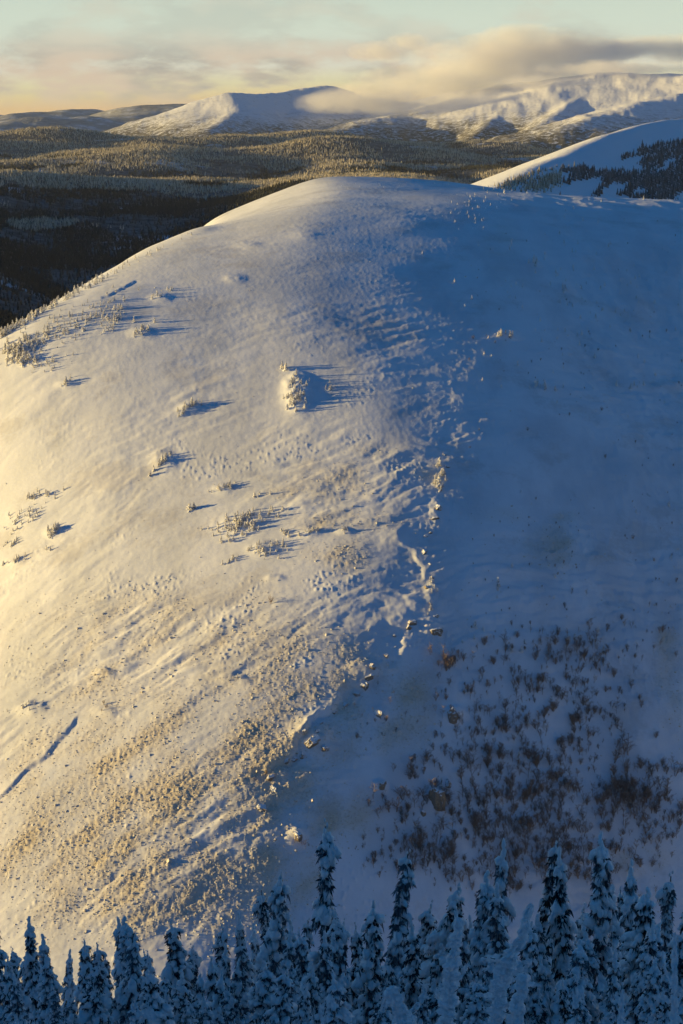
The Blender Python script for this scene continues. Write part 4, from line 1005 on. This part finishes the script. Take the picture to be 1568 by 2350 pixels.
M_CONE_S = m_needle('side_hill_conifer', (0.045, 0.05, 0.047), (0.30, 0.30, 0.30), 0.8); CONE_S = [conifer(k, M_CONE_S) for k in range(8, 12)]  # grey, partly frosted needles for the side-hill patches
FR = np.random.default_rng(51); N = 330000
fa = np.radians(FR.uniform(-12.8, 12.8, N)); fr = np.exp(FR.uniform(math.log(1180), math.log(8200), N)); fx, fy = fr * np.sin(fa), fr * np.cos(fa)
ii = np.clip(np.searchsorted(rr, fr) - 1, 0, NR - 2); jj = np.clip(np.searchsorted(az, fa) - 1, 0, NA - 2)
inval = (region[ii, jj] == 3)
dens = sstep(-.45, -.1, fbm(fx / 220., fy / 220., 4, 81)) 
fz_ = ground(fx, fy)
frosty = fz_ + 45 * fbm(fx / 300., fy / 300., 3, 83) > np.interp(fr, [1200, 3000, 5000, 8000], [-150, -155, -172, -165])
keep = inval & (FR.random(N) < .15 + .85 * dens)
sz = FR.lognormal(-.05, .22, N) * np.interp(fr, [1200, 3000, 8000], [.6, .66, .8])
pts = np.stack([fx, fy, fz_ - .3], 1)
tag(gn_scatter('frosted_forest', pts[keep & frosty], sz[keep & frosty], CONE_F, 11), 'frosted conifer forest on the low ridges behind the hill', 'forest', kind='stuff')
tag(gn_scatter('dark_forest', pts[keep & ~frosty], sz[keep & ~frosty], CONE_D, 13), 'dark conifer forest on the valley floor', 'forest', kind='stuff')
# conifer patches on the side hill
X = FR.uniform(1285, 1600, 16000); Y = FR.uniform(325, 462, 16000)
crest_y = np.interp(X, [1285, 1400, 1470, 1568], [395, 378, 345, 322])
wood = fbm(X / 62., (Y + .25 * X) / 26., 4, 97) + .75 * sstep(1380, 1520, X) - .42 + .35 * np.exp(-((Y - 405) / 26.) ** 2)
kp = (Y > crest_y) & (wood > 0) & (FR.random(16000) < .55)
X, Y = X[kp], Y[kp]
P = sight(X, Y, 1250, 4200); P = P[np.isfinite(P[:, 0])]
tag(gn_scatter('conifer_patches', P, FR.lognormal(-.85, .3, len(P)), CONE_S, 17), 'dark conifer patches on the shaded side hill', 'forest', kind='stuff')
X, Y = [], []
for cx, cy, rx, ry, n in [(1180,428,40,10,160), (1240,428,34,14,200), (1265,420,22,14,140), (1220,405,50,4,60)]:
    q = FR.normal(size=(n, 2)) * .6; X += list(cx + rx * q[:, 0]); Y += list(cy + ry * q[:, 1] - .3 * rx * q[:, 0])
P = sight(X, Y, 1250, 4200); P = P[np.isfinite(P[:, 0])]
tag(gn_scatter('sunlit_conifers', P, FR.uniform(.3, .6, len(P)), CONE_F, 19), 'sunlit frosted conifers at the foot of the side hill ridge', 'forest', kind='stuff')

# ------------------------------------------------------------------ cloud on the broad mountain and the air
def volume_box(name, lo, hi, mat, label, cat):
    bm = bmesh.new(); bmesh.ops.create_cube(bm, size=1.0)
    me = bpy.data.meshes.new(name); bm.to_mesh(me); bm.free(); me.materials.append(mat)
    o = link(name, me); lo, hi = np.array(lo, float), np.array(hi, float)
    o.location = (lo + hi) / 2; o.scale = hi - lo
    return tag(o, label, cat, kind='stuff')
def m_cloud(puffs, density, scale, seed_off):
    m = bpy.data.materials.new('cloud_vapour'); m.use_nodes = True; t = NT.__new__(NT); t.m = m; t.n = m.node_tree.nodes; t.l = m.node_tree.links
    t.n.remove(t.n['Principled BSDF']); out = t.n['Material Output']
    pos = t.pos(); total = None
    nz_ = t.noise(scale, 8, 0.68, vec=None, stretch=(1, 1, 1.7))
    warp = t.noise(scale * .35, 3, 0.5, stretch=(1, 1, 1.4))
    for c, r in puffs:
        mpn = t.n.new('ShaderNodeMapping'); mpn.vector_type = 'TEXTURE'; t.l.new(pos, mpn.inputs[0]); mpn.inputs['Location'].default_value = c; mpn.inputs['Scale'].default_value = r
        ln = t.n.new('ShaderNodeVectorMath'); ln.operation = 'LENGTH'; t.l.new(mpn.outputs[0], ln.inputs[0])
        f = t.math('SUBTRACT', 1.0, ln.outputs['Value'])
        total = f if total is None else t.math('MAXIMUM', total, f)
    q = t.math('ADD', total, t.math('MULTIPLY', t.math('SUBTRACT', nz_, .5), 2.7)); q = t.math('ADD', q, t.math('MULTIPLY', t.math('SUBTRACT', warp, .5), 1.0))
    dn = t.math('MULTIPLY', t.rng(q, 0.0, 0.9), density)
    inside = t.rng(total, 0.0, 0.12); dn = t.math('MULTIPLY', dn, inside)
    pv = t.n.new('ShaderNodeVolumePrincipled'); pv.inputs['Color'].default_value = (.97, .96, .95, 1); pv.inputs['Anisotropy'].default_value = 0.1
    t.l.new(dn, pv.inputs['Density']); t.l.new(pv.outputs[0], out.inputs['Volume'])
    return m
def pf(X, Y, d, rx, ry, rz):
    p = at(X, Y, d * 1000.); return (tuple(p), (rx, ry * .45, rz))
PUFFS = [pf(900,228,9.2,480,650,100), pf(1030,195,9.3,560,700,150), pf(1140,150,9.4,600,750,170), pf(1240,118,9.6,560,750,135), pf(1190,88,9.6,240,450,95), pf(1400,112,9.9,700,750,75), pf(1600,110,10.0,900,750,90), pf(820,238,9.0,380,500,75), pf(1090,235,8.9,480,400,75), pf(1330,165,9.2,520,400,60), pf(1500,158,9.0,640,400,58), pf(1230,190,9.0,360,300,55), pf(870,120,9.6,190,300,70), pf(940,95,9.6,150,300,60)]
volume_box('cloud_bank', (-250, 8150, -150), (2900, 10900, 470), m_cloud(PUFFS, 0.0066, 0.0034, 0), 'cream cloud bank draped over the broad snowy mountain', 'cloud')  # the bank of cloud that caps the mountain
S.cycles.volume_max_steps = 160; S.cycles.volume_step_rate = 0.5
def m_haze():
    m = bpy.data.materials.new('thin_air'); m.use_nodes = True; n = m.node_tree.nodes
    n.remove(n['Principled BSDF']); pv = n.new('ShaderNodeVolumePrincipled')
    pv.inputs['Color'].default_value = (0.90, 0.95, 1.0, 1); pv.inputs['Density'].default_value = 1.0e-5; pv.inputs['Anisotropy'].default_value = 0.0
    m.node_tree.links.new(pv.outputs[0], n['Material Output'].inputs['Volume']); return m
volume_box('haze', (-27000, -27000, -800), (27000, 27000, 500), m_haze(), 'thin cold haze that pales the far hills', 'haze')
